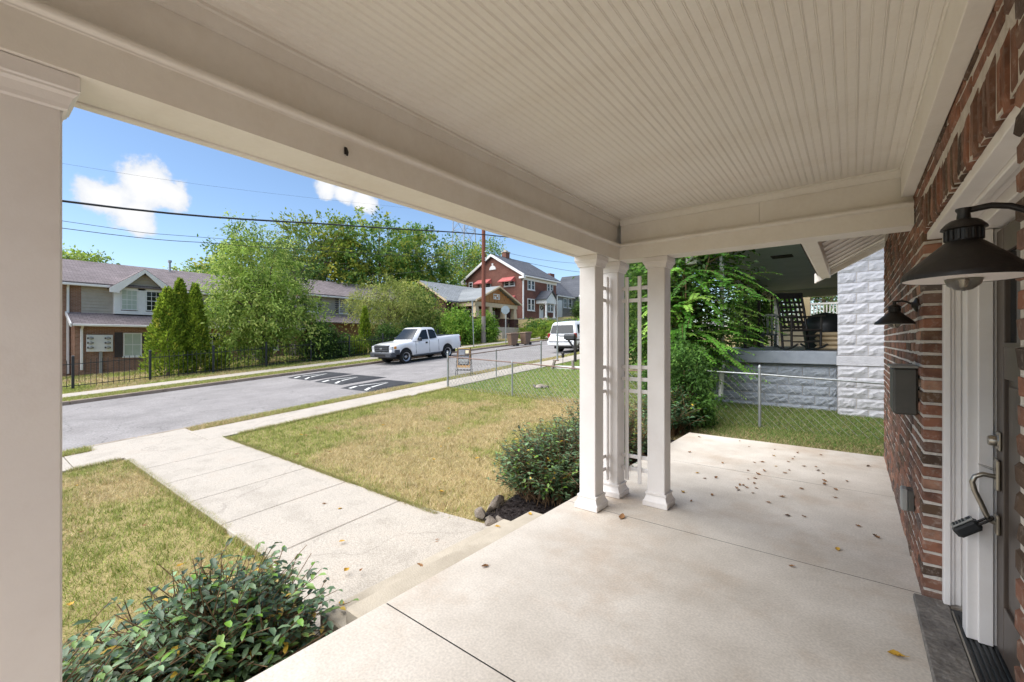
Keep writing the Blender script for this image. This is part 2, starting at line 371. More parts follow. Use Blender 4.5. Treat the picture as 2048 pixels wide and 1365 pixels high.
def slab(b, x0, x1, y0, y1, top, th=.1, bev=.008):            # slab that follows the street's grade
    x0, x1 = min(x0,x1), max(x0,x1); e = bev
    z = lambda y: top(y)
    vs = [(x0,y0,z(y0)-th),(x1,y0,z(y0)-th),(x1,y1,z(y1)-th),(x0,y1,z(y1)-th),
          (x0,y0,z(y0)-e),(x1,y0,z(y0)-e),(x1,y1,z(y1)-e),(x0,y1,z(y1)-e),
          (x0+e,y0+e,z(y0)),(x1-e,y0+e,z(y0)),(x1-e,y1-e,z(y1)),(x0+e,y1-e,z(y1))]
    fs = [(3,2,1,0)] + [(i,(i+1)%4,4+(i+1)%4,4+i) for i in range(4)] + [(4+i,4+(i+1)%4,8+(i+1)%4,8+i) for i in range(4)] + [(8,9,10,11)]
    return b.add(vs, fs)

road = part('road', 'asphalt', None, lambda b: [slab(b, NK-.0, FK+.0, y0, y1, lambda y: g(-15,y)-.13, .25, 0) for y0, y1 in ((-25,70),)] + [slab(b, NK, FK, -60, -25.001, lambda y: g(-15,-25)-.13, .25, 0)])
tag(road, 'grey asphalt street climbing the hill', kind='structure')
for nm, x0, x1, lab, ml in (('kerb', NK, NK+.15, 'low concrete kerb along the near side of the street', 'concrete_kerb'), ('kerb', FK-.15, FK, 'brown stained concrete kerb along the far side of the street', 'kerb_face')):
    k0 = part(nm, ml, None, lambda b: slab(b, x0, x1, -25, -8, lambda y: g(-15,y)+.0, .4, .02))
    tag(k0, lab, kind='structure')
    y = -8.
    while y < 46:
        part('kerbstone', ml, k0, lambda b: slab(b, x0, x1, y+.008, y+2.6-.008, lambda q: g(-15,q)+.002, .4, .02)); y += 2.6
def pavement(x0, x1, lab, y0, y1, step):
    p = part('pavement', 'concrete_walk', None, lambda b: slab(b, x0, x1, y1+.006, 60, lambda q: g(-15,q)+.006, .12, .006))
    tag(p, lab, kind='structure'); y = y0
    while y < y1 - .1:
        part('paving_slab', 'concrete_walk', p, lambda b: slab(b, x0, x1, y+.006, min(y+step, y1)-.006, lambda q: g(-15,q)+.006+random.uniform(-.003,.003)*0, .12, .006)); y += step
pavement(SW1, SW0, 'pale concrete pavement along the near side of the street', -8.53, 32, 1.95)
pavement(FS1, FS0, 'concrete pavement along the far side of the street', -8, 40, 2.0)
# apron where the walk meets the kerb
part('kerb_apron', 'concrete_walk', None, lambda b: slab(b, SW1-.006, NK+.155, 1.62, 3.25, lambda q: g(-15,q)+.002, .12, .006)).__setitem__('kind', 'structure')

# garden walk: slabs from the steps to the pavement
walk = part('garden_path', 'concrete_walk', None, lambda b: b.box(-10.45, 1.9, -.75, -3.0, 3.4, -.56))
tag(walk, 'pale concrete garden path from the porch steps to the street', kind='structure')
XJ = [-10.44, -9.18, -7.97, -6.83, -5.70, -4.49, -2.94]
for a, b_ in zip(XJ[:-1], XJ[1:]):
    fl = .16 if b_ > -3 else 0
    def f(b, a=a, b_=b_, fl=fl):
        z0, z1 = -.62, None
        p = [(a+.006, 1.86), (b_-.006, 1.86-fl*1.6), (b_-.006, 3.43+fl), (a+.006, 3.43)]; e = .008
        zt = lambda q: -.5+.062*(q-2.64)
        vs = [(x,y,z0) for x,y in p] + [(x,y,zt(y)-e) for x,y in p] + [(p[0][0]+e,p[0][1]+e,zt(p[0][1])),(p[1][0]-e,p[1][1]+e,zt(p[1][1])),(p[2][0]-e,p[2][1]-e,zt(p[2][1])),(p[3][0]+e,p[3][1]-e,zt(p[3][1]))]
        b.add(vs, [(3,2,1,0)] + [(i,(i+1)%4,4+(i+1)%4,4+i) for i in range(4)] + [(4+i,4+(i+1)%4,8+(i+1)%4,8+i) for i in range(4)] + [(8,9,10,11)])
    part('paving_slab', 'concrete_walk', walk, f)

# porch floor and steps
porch = part('porch_floor', 'dark_void', None, lambda b: b.box(-2.18, -4, -.8, .9, 7.69, -.0015))
tag(porch, 'smooth pale concrete porch floor with saw-cut joints', kind='structure')
YJ = [-4, 1.572, 3.672, 5.77, 7.70]
for a, b_ in zip(YJ[:-1], YJ[1:]):
    part('floor_slab', 'concrete_porch', porch, lambda b: b.box(-2.19, a+.0045, -.16, .9, b_-.0045, 0, .001))
    part('floor_slab', 'concrete_step', porch, lambda b: b.box(-2.186, a+.006, -.7, -2.1, b_-.006, -.161, 0))
for x0, x1, z, y0, y1 in ((-2.19, -2.585, -.165, 1.545, 3.60), (-2.585, -2.93, -.332, 1.555, 3.59)):
    part('step', 'concrete_step', porch, lambda b: b.box(x1, y0, -.8, x0+.1 if x0 < -2.3 else -2.185, y1, z, .012))

# ------------------------------------------------------------------ our house
house = thing('brick_house', 'old red brick house with white porch ceiling tinted for warm bounce and white columns, nearest', 'house', (.5, 2, 0))
wall = part('wall', 'mortar', house, lambda b: [b.box(.337, 3.588, -.8, .75, 7.638, 3.0), b.box(.337, 1.672, 2.218, .75, 3.588, 3.0), b.box(.337, -6, -.8, .75, 1.672, 3.0)])
part('core', 'dark_void', house, lambda b: b.box(.75, -6, -.8, 9, 7.64, 3.0))
# bricks
BL, BH, CO = .200, .0575, .0742
bricks = []                                                   # (y0, y1, z0, z1, x depth)
def course_fill(y0, y1, zc, odd, jog=0):
    y = y1; first = True                                      # fill from the jamb outwards
    y = y0; k = 0
    while y < y1 - .03:
        L = BL if not (k == 0 and odd) else BL * .49
        e = min(y + L, y1); bricks.append((y, e, zc, zc + BH)); y = e + .015; k += 1
for i in range(-2, 40):
    z = i * CO + .006
    if z > 2.78: break
    course_fill(3.58, 7.65, z, i % 2)
    n0 = len(bricks); yy = 1.68; k = 0
    while yy > -.6:
        L = BL if not (k == 0 and i % 2) else BL * .49
        bricks.append((yy - L, yy, z, z + BH)); yy -= L + .015; k += 1
    if z > 2.42: course_fill(1.69 - (.1 if i % 2 else 0), 3.57, z, 0)
lint = []
y = 1.69
while y < 3.56: lint.append((y, y + .0585, 2.212, 2.41)); y += .0745
vars_ = []
for s in range(7):
    b = MB().box(0, 0, 0, .1, BL, BH, .0075); rs = random.Random(s)
    b.v = [(x + rs.uniform(-.003,.003), y_ + rs.uniform(-.004,.004), z_ + rs.uniform(-.0036,.0036)) for x, y_, z_ in b.v]
    vars_.append(b.mesh('brick', 'brick'))
def weight(q):
    yc, zc = (q[0]+q[1])/2, (q[2]+q[3])/2
    w = -.617*.33 + .787*yc
    if w < .75: return -1
    if yc < 1.3 : return -1
    return (q[1]-q[0]) * .33 / (yc*yc + .1) / w * (q[3]-q[2])
allb = [(weight(q), q) for q in bricks + lint]; allb.sort(key=lambda t: -t[0])
far_b = MB(); far_c = []
for i, (w_, (y0, y1, z0, z1)) in enumerate(allb):
    jx = random.uniform(-.004, .004)
    if i < 300:
        placed('brick', vars_[i % 7], wall, (.33 + jx, y0, z0), scale=(1, (y1-y0)/BL, (z1-z0)/BH))
    else:
        n0 = len(far_b.v); far_b.box(.33 + jx, y0, z0, .42, y1, z1, .005); far_c += [random.random()] * (len(far_b.v) - n0)
o = far_b.build('brick', 'brick_far', wall); o['kind'] = 'stuff'
a = o.data.color_attributes.new('Col', 'FLOAT_COLOR', 'POINT'); a.data.foreach_set('color', np.repeat(np.array(far_c, np.float32), 4))

# portico: beams with mouldings
IX, IY, NY, OX, BZ, CZ = -1.80, 4.0, -.21, -2.02, 2.35, 2.75
def run(b, prof, along, c0, c1, base, sgn):                   # profile (d,z) swept along an axis
    if along == 'y': b.prism([(base + sgn*d, z) for d, z in prof], 'y', c0, c1)
    else: b.prism([(base + sgn*d, z) for d, z in prof], 'x', c0, c1)
BEAM = [(0,BZ),(0,2.47),(-.004,2.475),(.22,2.475),(.22,BZ)]
BEAD = [(.03,2.4765),(-.02,2.4765),(-.028,2.484),(-.028,2.497),(-.02,2.506),(-.008,2.506),(-.006,2.513),(.03,2.513)]
FRIEZE = [(.035,2.5145),(.035,2.748),(.2,2.748),(.2,2.5145)]
CROWN = [(.0345,2.69),(.02,2.695),(.018,2.705),(.004,2.722),(.002,2.735),(-.012,2.738),(-.012,2.7495),(.0345,2.7495)]
for along, base, sgn, c0, c1 in (('y', IX, -1, NY-.2, IY+.2), ('x', IY, 1, IX, .329), ('x', NY, -1, IX, .329)):
    bm_ = part('beam', 'paint_cream_bounce', house, lambda b: run(b, BEAM, along, c0, c1, base, sgn))
    part('bead_moulding', 'paint_cream_bounce', bm_, lambda b: run(b, BEAD, along, c0, c1, base, sgn), smooth=50)
    seam = 2.37 if along == 'y' else -.6
    part('frieze_board', 'paint_cream_bounce', bm_, lambda b: run(b, FRIEZE, along, c0, seam-.001, base, sgn)); part('frieze_board', 'paint_cream_bounce', bm_, lambda b: run(b, [(d+.0008 if d < .1 else d, z) for d, z in FRIEZE], along, seam+.001, c1, base, sgn))
    part('crown_moulding', 'paint_cream_bounce', bm_, lambda b: run(b, CROWN, along, c0 if along == 'x' else NY-.03, c1 if along == 'x' else IY+.03, base, sgn), smooth=50)
part('soffit_trim', 'paint_cream_bounce', house, lambda b: b.box(OX-.03, NY-.25, BZ-.008, OX+.012, IY+.22, BZ+.3, .004))
part('wall_board', 'paint_cream_bounce', house, lambda b: [b.box(.262, NY, 2.545, .328, IY, 2.749, .003), b.box(.255, NY, 2.72, .262, IY, 2.749, .002)])
# beadboard ceiling
ceil = part('porch_ceiling', 'paint_cream_bounce', house, lambda b: b.box(-1.9, NY-.1, CZ+.006, .34, IY+.1, CZ+.05))
W_ = .0808; x = -1.836; bb = None
def bead_board(b):
    n = W_; c = W_/2; p = [(0.0008,0),(0.0008,.006),(n,.006),(n,.0012),(n-.0016,.0024),(n-.0034,.0006),(n-.0054,-.0003),(n-.0074,.0006),(n-.009,.0024),(n-.0104,0),(c,0),(c-.0016,.0022),(c-.0034,.0006),(c-.0054,-.0003),(c-.0074,.0006),(c-.009,.0022),(c-.0104,0)]
    b.prism([(u, v) for u, v in p], 'y', NY, IY)
tmp = MB(); bead_board(tmp); bmesh_ = tmp.mesh('board', 'paint_cream_bounce', smooth=40)
while x < .27 - W_*.2:
    placed('board', bmesh_, ceil, (x, 0, CZ - .0008*random.random())); x += W_
part('portico_roof', 'paint_cream_bounce', house, lambda b: b.prism([(-2.3,2.83),(-2.3,2.9),(.4,3.5),(.4,2.83)], 'y', NY-.5, IY+.5))

# columns
def column(cx, cy):
    h = .083
    c = part('column', 'paint_white', house, lambda b: b.box(cx-h, cy-h, .12, cx+h, cy+h, 2.262, .006))
    def fl(b):                                                # raised edge boards on each face
        for sx, sy in ((1,0),(-1,0),(0,1),(0,-1)):
            for t in (-1, 1):
                if sx: b.box(cx+sx*(h-.002), cy+t*(h-.022), .13, cx+sx*(h+.0035), cy+t*(h-.001), 2.25, .001)
    def ring(b, zs):
        for i in range(len(zs)-1):
            (r0, z0), (r1, z1) = zs[i], zs[i+1]
            vs = [(cx+sx*r, cy+sy*r, z) for r, z in ((r0,z0),(r1,z1)) for sx, sy in ((-1,-1),(1,-1),(1,1),(-1,1))]
            b.add(vs, [(k,(k+1)%4,4+(k+1)%4,4+k) for k in range(4)])
    part('base', 'paint_white', c, lambda b: [b.box(cx-.117, cy-.117, .002, cx+.117, cy+.117, .05, .004), ring(b, [(.117,.05),(.112,.053),(.105,.062),(.096,.085),(.092,.098),(.092,.106),(.098,.112),(.098,.128),(.084,.131)])])
    part('capital', 'paint_white', c, lambda b: [ring(b, [(.084,2.245),(.094,2.25),(.096,2.262),(.104,2.285),(.112,2.294),(.112,2.3),(.118,2.304)]), b.box(cx-.118, cy-.118, 2.302, cx+.118, cy+.118, 2.349, .003)])
for cx, cy in ((-1.935,3.68),(-1.92,4.13),(-1.455,4.13),(-1.935,.108),(-1.92,-.342)): column(cx, cy)
# trellises between the columns
HZ = (2.085, 1.965, 1.30, 1.18, 1.06, .41, .285)
t = part('trellis', 'paint_white', house, lambda b: b.box(-1.797, 4.128, .17, -1.763, 4.146, 2.2, .002)); 
part('slat', 'paint_white', t, lambda b: b.box(-1.667, 4.128, .15, -1.633, 4.146, 2.2, .002))
for z in HZ: part('slat', 'paint_white', t, lambda b: b.box(-1.842, 4.1465, z-.018, -1.535, 4.163, z+.018, .002))
t = part('trellis', 'paint_white', house, lambda b: b.box(-1.939, 3.99, .17, -1.921, 4.024, 2.2, .002))
part('slat', 'paint_white', t, lambda b: b.box(-1.939, 3.80, .17, -1.921, 3.834, 2.2, .002))
for z in HZ: part('slat', 'paint_white', t, lambda b: b.box(-1.956, 3.76, z-.018, -1.9395, 4.05, z+.018, .002))

hk = part('ceiling_hook', 'black_metal', None, lambda b: [b.tube([(-1.798,1.075,2.425),(-1.785,1.075,2.42),(-1.778,1.075,2.405),(-1.784,1.075,2.39)], .004, 6), b.box(-1.799,1.068,2.40,-1.79,1.082,2.432,.002)], smooth=50)
tag(hk, 'small rusty hook screwed into the street side porch beam', 'hook')
# main roof eave beyond the portico
EZ = lambda x: 2.56 + .55 * (x + .30)
roof = part('roof', 'dark_void', house, lambda b: [b.prism([(x0, EZ(x0)+.05), (4.6, EZ(4.6)+.05), (4.6, EZ(4.6)+.2), (x0, EZ(x0)+.2)], 'y', y0, y1) for x0, y0, y1 in ((-.42,4.42,8.0),(.36,-6.5,4.42))])
part('eave_beam', 'paint_cream_bounce', roof, lambda b: b.box(-.375, 4.45, 2.49, -.255, 7.93, 2.62, .006))
part('barge_board', 'paint_cream_bounce', roof, lambda b: b.prism([(-.45, EZ(-.45)-.05), (.7, EZ(.7)-.05), (.7, EZ(.7)+.09), (-.45, EZ(-.45)+.09)], 'y', 7.93, 8.02))
y = 4.45
while y < 7.9:
    part('soffit_board', 'paint_cream_bounce', roof, lambda b: b.prism([(-.4, EZ(-.4)+.02), (.5, EZ(.5)+.02), (.5, EZ(.5)+.046), (-.4, EZ(-.4)+.046)], 'y', y+.002, min(y+.298, 7.925)))
    part('batten', 'paint_white', roof, lambda b: b.prism([(-.255, EZ(-.255)+.002), (.34, EZ(.34)+.002), (.34, EZ(.34)+.019), (-.255, EZ(-.255)+.019)], 'y', y-.014, y+.014)); y += .30

# entrance: sill, threshold, casing, door
part('sill', 'slate', house, lambda b: b.box(.288, 1.70, .002, .44, 3.572, .036, .006))
part('threshold', 'black_plastic', house, lambda b: [b.box(.441, 1.9, .01, .62, 3.5, .03)] + [b.box(.445+i*.022, 1.9, .03, .459+i*.022, 3.45, .037, .002) for i in range(7)])
part('threshold_strip', 'nickel', house, lambda b: [b.box(.437, 1.9, .03, .445, 3.45, .042), b.box(.592, 2.1, .036, .612, 3.2, .046)])
frame = part('door_frame', 'paint_white', house, lambda b: b.box(.46, 3.195, .036, .60, 3.30, 2.12, .004))
part('jamb_stop', 'paint_white', frame, lambda b: b.box(.50, 3.178, .036, .553, 3.1945, 2.12, .003))
def cas(b):
    for x0, x1, dy in ((.415,.445,.055),(.4452,.462,.04),(.4622,.492,.028),(.4922,.52,.012)): b.box(x0, 3.574-dy, .037, x1, 3.578, 2.20, .004)
part('casing', 'paint_white', frame, cas)
def cash(b):
    for x0, x1, dz in ((.416,.446,.055),(.4462,.463,.04),(.4632,.493,.028),(.4932,.60,.08)): b.box(x0, 1.75, 2.203-dz, x1, 3.515, 2.204+.001*x0, .004)
part('head_casing', 'paint_white', frame, cash)
part('head_board', 'paint_white', frame, lambda b: b.box(.35, 1.69, 2.165, .4155, 3.574, 2.208, .003))
part('sidelight', 'paint_white', frame, lambda b: b.box(.535, 3.30, .036, .56, 3.57, 2.12))
part('door_frame', 'paint_white', house, lambda b: [b.box(.46, 2.06, .036, .60, 2.165, 2.12, .004), b.box(.535, 1.70, .036, .56, 2.06, 2.12)])
door = part('door', 'door_brown', house, lambda b: [b.box(.562, 2.17, .05, .60, 2.29, 2.10, .003), b.box(.562, 3.05, .05, .60, 3.176, 2.10, .003), b.box(.563, 2.29, .05, .60, 3.05, .30, .003),
    b.box(.563, 2.29, 1.38, .60, 3.05, 1.55, .003), b.box(.563, 2.29, 1.98, .60, 3.05, 2.10, .003), b.box(.563, 2.60, .30, .60, 2.72, 1.38, .003)])
for y0, y1 in ((2.29,2.60),(2.72,3.05)):
    part('panel', 'door_brown', door, lambda b: [b.box(.578, y0, .30, .595, y1, 1.38), b.box(.572, y0+.03, .33, .59, y1-.03, 1.35, .006)])
part('glass', 'glass', door, lambda b: b.box(.58, 2.29, 1.55, .592, 3.05, 1.98))
part('muntin', 'door_brown', door, lambda b: [b.box(.57, yy-.012, 1.55, .596, yy+.012, 1.98, .002) for yy in (2.54, 2.80)])
part('glazing_bead', 'door_brown', door, lambda b: [b.box(.56, 2.29, 1.53, .585, 3.05, 1.552, .003), b.box(.56, 3.03, 1.55, .585, 3.052, 1.98, .003)])
MX = Matrix.Rotation(R(-90), 4, 'Y')                          # lathe axis pointing out of the door (-X)
db = part('deadbolt', 'nickel', door, lambda b: b.lathe([(.032,0),(.032,.008),(.027,.012),(.026,.03),(.021,.04),(.0,.041)], (.561, 3.112, 1.075), 20, MX), smooth=40)
part('escutcheon', 'nickel', db, lambda b: b.box(.553, 3.078, 1.03, .5615, 3.146, 1.12, .003))
hd = part('handle', 'nickel', door, lambda b: b.tube([(.55,3.112,.90),(.505,3.112,.905),(.478,3.112,.888),(.468,3.112,.86),(.476,3.112,.82),(.498,3.112,.76),(.515,3.112,.71),(.525,3.112,.685),(.55,3.112,.672)], .0115, 10), smooth=60)
part('upper_plate', 'nickel', hd, lambda b: b.box(.545, 3.082, .835, .5615, 3.142, .985, .006))
part('lower_plate', 'nickel', hd, lambda b: b.box(.545, 3.085, .62, .5615, 3.139, .72, .006))
part('thumb_latch', 'nickel', hd, lambda b: b.sweep(None, [[(.552,3.10,.935),(.552,3.124,.935)],[(.52,3.098,.945),(.52,3.126,.945)],[(.49,3.10,.953),(.49,3.124,.953)],[(.49,3.10,.949),(.49,3.124,.949)],[(.52,3.098,.938),(.52,3.126,.938)],[(.552,3.10,.925),(.552,3.124,.925)]]))
# key safe hanging on the handle
ks = thing('key_safe', 'small black key safe hanging from the door handle', 'key safe', (.49, 3.10, .64))
Mk = Matrix.Translation(Vector((.455, 3.108, .632))) @ Matrix.Rotation(R(50), 4, 'Y') @ Matrix.Scale(1.06, 4)
part('case', 'black_plastic', ks, lambda b: b.box(-.026, -.03, -.058, .026, .03, .045, .012, Mk))
part('face_plate', 'grey_plastic', ks, lambda b: b.box(-.034, -.026, -.05, -.0262, .026, .04, .004, Mk))
for i in range(4): part('dial', 'black_plastic', ks, lambda b: b.box(-.037, -.018, -.04+i*.013, -.0342, .018, -.031+i*.013, .001, Mk))
part('dial_window', 'black_plastic', ks, lambda b: b.box(-.0365, -.012, .016, -.0342, .012, .034, .001, Mk))
part('shackle', 'black_metal', ks, lambda b: b.tube([Mk @ Vector(p) for p in ((0,-.02,.04),(0,-.02,.085),(.0,-.012,.1),(0,.012,.1),(0,.02,.085),(0,.02,.04))], .006, 8), smooth=60)

# wall lanterns
def lantern(label, x, y, z, s=1., wx=.33):
    r = thing('wall_lantern', label, 'wall lamp', (wx, y, z), 0, 'black barn lamps beside the entrance')
    c = (x, y, z)
    part('shade', 'black_metal', r, lambda b: b.lathe([(.034*s,.108*s),(.046*s,.098*s),(.128*s,.020*s),(.132*s,.010*s),(.132*s,0),(.129*s,0),(.126*s,.012*s),(.03*s,.098*s)], c, 40), smooth=35)
    part('shade_lining', 'paint_white', r, lambda b: b.lathe([(.1285*s,.001*s),(.1245*s,.0125*s),(.03*s,.0965*s)], c, 40), smooth=35)
    part('neck', 'black_metal', r, lambda b: b.lathe([(.036*s,.106*s),(.036*s,.138*s),(.048*s,.14*s),(.046*s,.146*s),(.036*s,.158*s),(.028*s,.164*s),(.015*s,.168*s),(.013*s,.185*s),(.017*s,.192*s),(.017*s,.197*s),(0,.198*s)], c, 28), smooth=40)
    part('vent_ribs', 'black_metal', r, lambda b: [b.box(-.003,-.003,.108*s,.003,.003,.137*s,.001, Matrix.Translation(Vector(c)) @ Matrix.Rotation(k*math.pi/8,4,'Z') @ Matrix.Translation(Vector((.037*s,0,0)))) for k in range(16)])
    part('bulb', 'bulb', r, lambda b: b.lathe([(.012*s,.055*s),(.02*s,.045*s),(.038*s,.018*s),(.04*s,.002*s),(.034*s,-.016*s),(.018*s,-.029*s),(0,-.033*s)], c, 24), smooth=60)
    part('filament', 'nickel', r, lambda b: b.lathe([(.006*s,.05*s),(.008*s,.0),(.005*s,-.015*s),(0,-.016*s)], c, 8), smooth=60)
    part('arm', 'black_metal', r, lambda b: b.tube([(x,y,z+.19*s),(x+(wx-x)*.3,y,z+.196*s),(x+(wx-x)*.5,y,z+.188*s),(x+(wx-x)*.68,y,z+.170*s),(x+(wx-x)*.84,y,z+.158*s),(wx-.012,y,z+.158*s)], .0085*s, 10), smooth=60)
    part('back_plate', 'black_metal', r, lambda b: b.lathe([(.06*s,.001),(.06*s,.012*s),(.052*s,.018*s),(.03*s,.026*s),(.018*s,.04*s),(0,.041*s)], (wx-.004, y, z+.158*s), 24, MX), smooth=40)
lantern('large black barn lamp on the brick nearest the camera', .1925, 1.366, 1.696, .79)
lantern('smaller looking black barn lamp on the brick wall above the mailbox', .215, 3.76, 1.668, .77)
# mailbox, outlet
mb = thing('mailbox', 'dark grey metal mailbox on the brick wall', 'mailbox', (.33, 3.86, 1.08))
part('body', 'dark_grey_metal', mb, lambda b: b.box(.207, 3.75, 1.085, .328, 4.07, 1.385, .012))
part('lid', 'grey_plastic', mb, lambda b: b.box(.196, 3.743, 1.386, .329, 4.077, 1.402, .005))
ob = thing('outlet_box', 'grey weatherproof outlet box low on the brick wall', 'outlet', (.33, 4.02, .42))
part('cover', 'grey_plastic', ob, lambda b: b.box(.262, 3.985, .40, .30, 4.10, .545, .008))
part('back_box', 'dark_grey_metal', ob, lambda b: b.box(.3005, 3.98, .405, .329, 4.105, .54, .003))
# ------------------------------------------------------------------ neighbouring buildings
def small_brick(name, base, mort, scale=1., rough=.9):
    m = bpy.data.materials.new(name); m.use_nodes = True; n, l = m.node_tree.nodes, m.node_tree.links; b = n['Principled BSDF']; b.inputs['Roughness'].default_value = rough
    b.inputs['Specular IOR Level'].default_value = .2
    tcn = n.new('ShaderNodeTexCoord'); sx = n.new('ShaderNodeSeparateXYZ'); l.new(tcn.outputs['Object'], sx.inputs[0])
    add = n.new('ShaderNodeMath'); l.new(sx.outputs['X'], add.inputs[0]); l.new(sx.outputs['Y'], add.inputs[1])
    cb = n.new('ShaderNodeCombineXYZ'); l.new(add.outputs[0], cb.inputs['X']); l.new(sx.outputs['Z'], cb.inputs['Y'])
    br = n.new('ShaderNodeTexBrick'); br.inputs['Scale'].default_value = 1; br.inputs['Brick Width'].default_value = .22; br.inputs['Row Height'].default_value = .075; br.inputs['Mortar Size'].default_value = .008
    br.inputs['Color1'].default_value = (*base[0],1); br.inputs['Color2'].default_value = (*base[1],1); br.inputs['Mortar'].default_value = (*mort,1); br.inputs['Bias'].default_value = 0
    l.new(cb.outputs[0], br.inputs['Vector'])
    t = n.new('ShaderNodeTexNoise'); t.inputs['Scale'].default_value = 1.3; t.inputs['Detail'].default_value = 5; l.new(tcn.outputs['Object'], t.inputs['Vector'])
    hv = n.new('ShaderNodeHueSaturation'); mr_ = n.new('ShaderNodeMapRange'); mr_.inputs['To Min'].default_value = .7; mr_.inputs['To Max'].default_value = 1.3; l.new(t.outputs['Fac'], mr_.inputs['Value']); l.new(mr_.outputs['Result'], hv.inputs['Value'])
    l.new(br.outputs['Color'], hv.inputs['Color']); l.new(hv.outputs['Color'], b.inputs['Base Color'])
    bp = n.new('ShaderNodeBump'); bp.inputs['Strength'].default_value = .5; bp.inputs['Distance'].default_value = .01; l.new(br.outputs['Fac'], bp.inputs['Height']); bp.invert = True; l.new(bp.outputs['Normal'], b.inputs['Normal'])
    MATS[name] = m
small_brick('brick_tan', (lin('97725f'), lin('835f4b')), lin('9a8a7d'))
small_brick('brick_red', (lin('7a5045'), lin('69443a')), lin('87695f'))
small_brick('brick_dark', (lin('54382f'), lin('452c26')), lin('66564e'))
small_brick('stone_grey', (lin('8f8f8f'), lin('7c7b7a')), lin('a5a39f'))
def shingles(name, c1, c2):
    m = bpy.data.materials.new(name); m.use_nodes = True; n, l = m.node_tree.nodes, m.node_tree.links; b = n['Principled BSDF']; b.inputs['Roughness'].default_value = .95; b.inputs['Specular IOR Level'].default_value = .15
    tcn = n.new('ShaderNodeTexCoord'); sx = n.new('ShaderNodeSeparateXYZ'); l.new(tcn.outputs['Object'], sx.inputs[0])
    cb = n.new('ShaderNodeCombineXYZ'); l.new(sx.outputs['Y'], cb.inputs['X']); m2 = n.new('ShaderNodeMath'); m2.operation = 'MULTIPLY'; m2.inputs[1].default_value = 2.2; l.new(sx.outputs['Z'], m2.inputs[0]); l.new(m2.outputs[0], cb.inputs['Y'])
    br = n.new('ShaderNodeTexBrick'); br.inputs['Brick Width'].default_value = .33; br.inputs['Row Height'].default_value = .16; br.inputs['Mortar Size'].default_value = .012; br.inputs['Scale'].default_value = 1
    br.inputs['Color1'].default_value = (*c1,1); br.inputs['Color2'].default_value = (*c2,1); br.inputs['Mortar'].default_value = (c1[0]*.55, c1[1]*.55, c1[2]*.55, 1); l.new(cb.outputs[0], br.inputs['Vector'])
    t = n.new('ShaderNodeTexNoise'); t.inputs['Scale'].default_value = .8; t.inputs['Detail'].default_value = 6; l.new(tcn.outputs['Object'], t.inputs['Vector'])
    hv = n.new('ShaderNodeHueSaturation'); mr_ = n.new('ShaderNodeMapRange'); mr_.inputs['To Min'].default_value = .75; mr_.inputs['To Max'].default_value = 1.25; l.new(t.outputs['Fac'], mr_.inputs['Value']); l.new(mr_.outputs['Result'], hv.inputs['Value'])
    l.new(br.outputs['Color'], hv.inputs['Color']); l.new(hv.outputs['Color'], b.inputs['Base Color']); MATS[name] = m
shingles('roof_brown', lin('776f6f'), lin('897f80')); shingles('roof_grey', lin('84888a'), lin('95999b')); shingles('roof_slate', lin('55585f'), lin('63666c'))
mat('siding', lin('aba193'), lin('b5ab9d'), 3, .6)
mat('trim_white', lin('d9d8d6'), lin('e2e1df'), 3, .5)
mat('shutter', lin('3c3334'), lin('463c3c'), 6, .6)
mat('cream', lin('b9a585'), lin('c3b08f'), 3, .6)
mat('cedar', lin('9a6c42'), lin('bb8850'), 14, .8, stretch=(1,3,.5), c3=lin('6b4629'), c3scale=4, c3amt=.7)
mat('awning_red', lin('b05a58'), lin('c06a66'), 3, .6)
mat('block_white', lin('b0b0b5'), lin('c4c4c9'), 5, .85, .5, 30, c3=lin('9a9ba2'), c3scale=2, c3amt=.5)
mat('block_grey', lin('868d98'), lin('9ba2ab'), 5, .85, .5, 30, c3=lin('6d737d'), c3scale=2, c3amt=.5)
mat('porch_grey', lin('7b828c'), lin('8b929b'), 3, .5, c3=lin('6a6f77'), c3amt=.4)
mat('ceil_blue', lin('95a2a6'), lin('a2aeb2'), 2, .6)
mat('blind', lin('a8b3a6'), lin('b6c0b4'), 2, .5)

def window(root, F, u0, u1, z0, z1, nx=2, nz=4, fw_=.09, d=.05, sill=True, pane='glass', mun='trim_white'):
    w = MB(); F.box(w, u0, u0+fw_, z0, z1, .0, d); F.box(w, u1-fw_, u1, z0, z1, 0, d); F.box(w, u0+fw_, u1-fw_, z1-fw_, z1, 0, d-.003); F.box(w, u0+fw_, u1-fw_, z0, z0+fw_, 0, d-.003)
    w = w.build('window', 'trim_white', root)
    zm = (z0+z1)/2
    for a, b_ in ((z0+fw_, zm-.02), (zm+.02, z1-fw_)):
        p = MB(); F.box(p, u0+fw_, u1-fw_, a, b_, .0, .014); p.build('pane', pane, w)
    m_ = MB(); F.box(m_, u0+fw_, u1-fw_, zm-.02, zm+.02, 0, .03)
    for i in range(1, nx): u = u0+fw_+(u1-u0-2*fw_)*i/nx; F.box(m_, u-.012, u+.012, z0+fw_, z1-fw_, .0142, .024)
    for i in range(1, nz):
        if i*2 == nz: continue
        z = z0+fw_+(z1-z0-2*fw_)*i/nz; F.box(m_, u0+fw_, u1-fw_, z-.012, z+.012, .0144, .022)
    m_.build('muntin', mun, w)
    if sill: s_ = MB(); F.box(s_, u0-.05, u1+.05, z0-.07, z0-.001, 0, d+.04); s_.build('sill', 'trim_white', w)
    return w
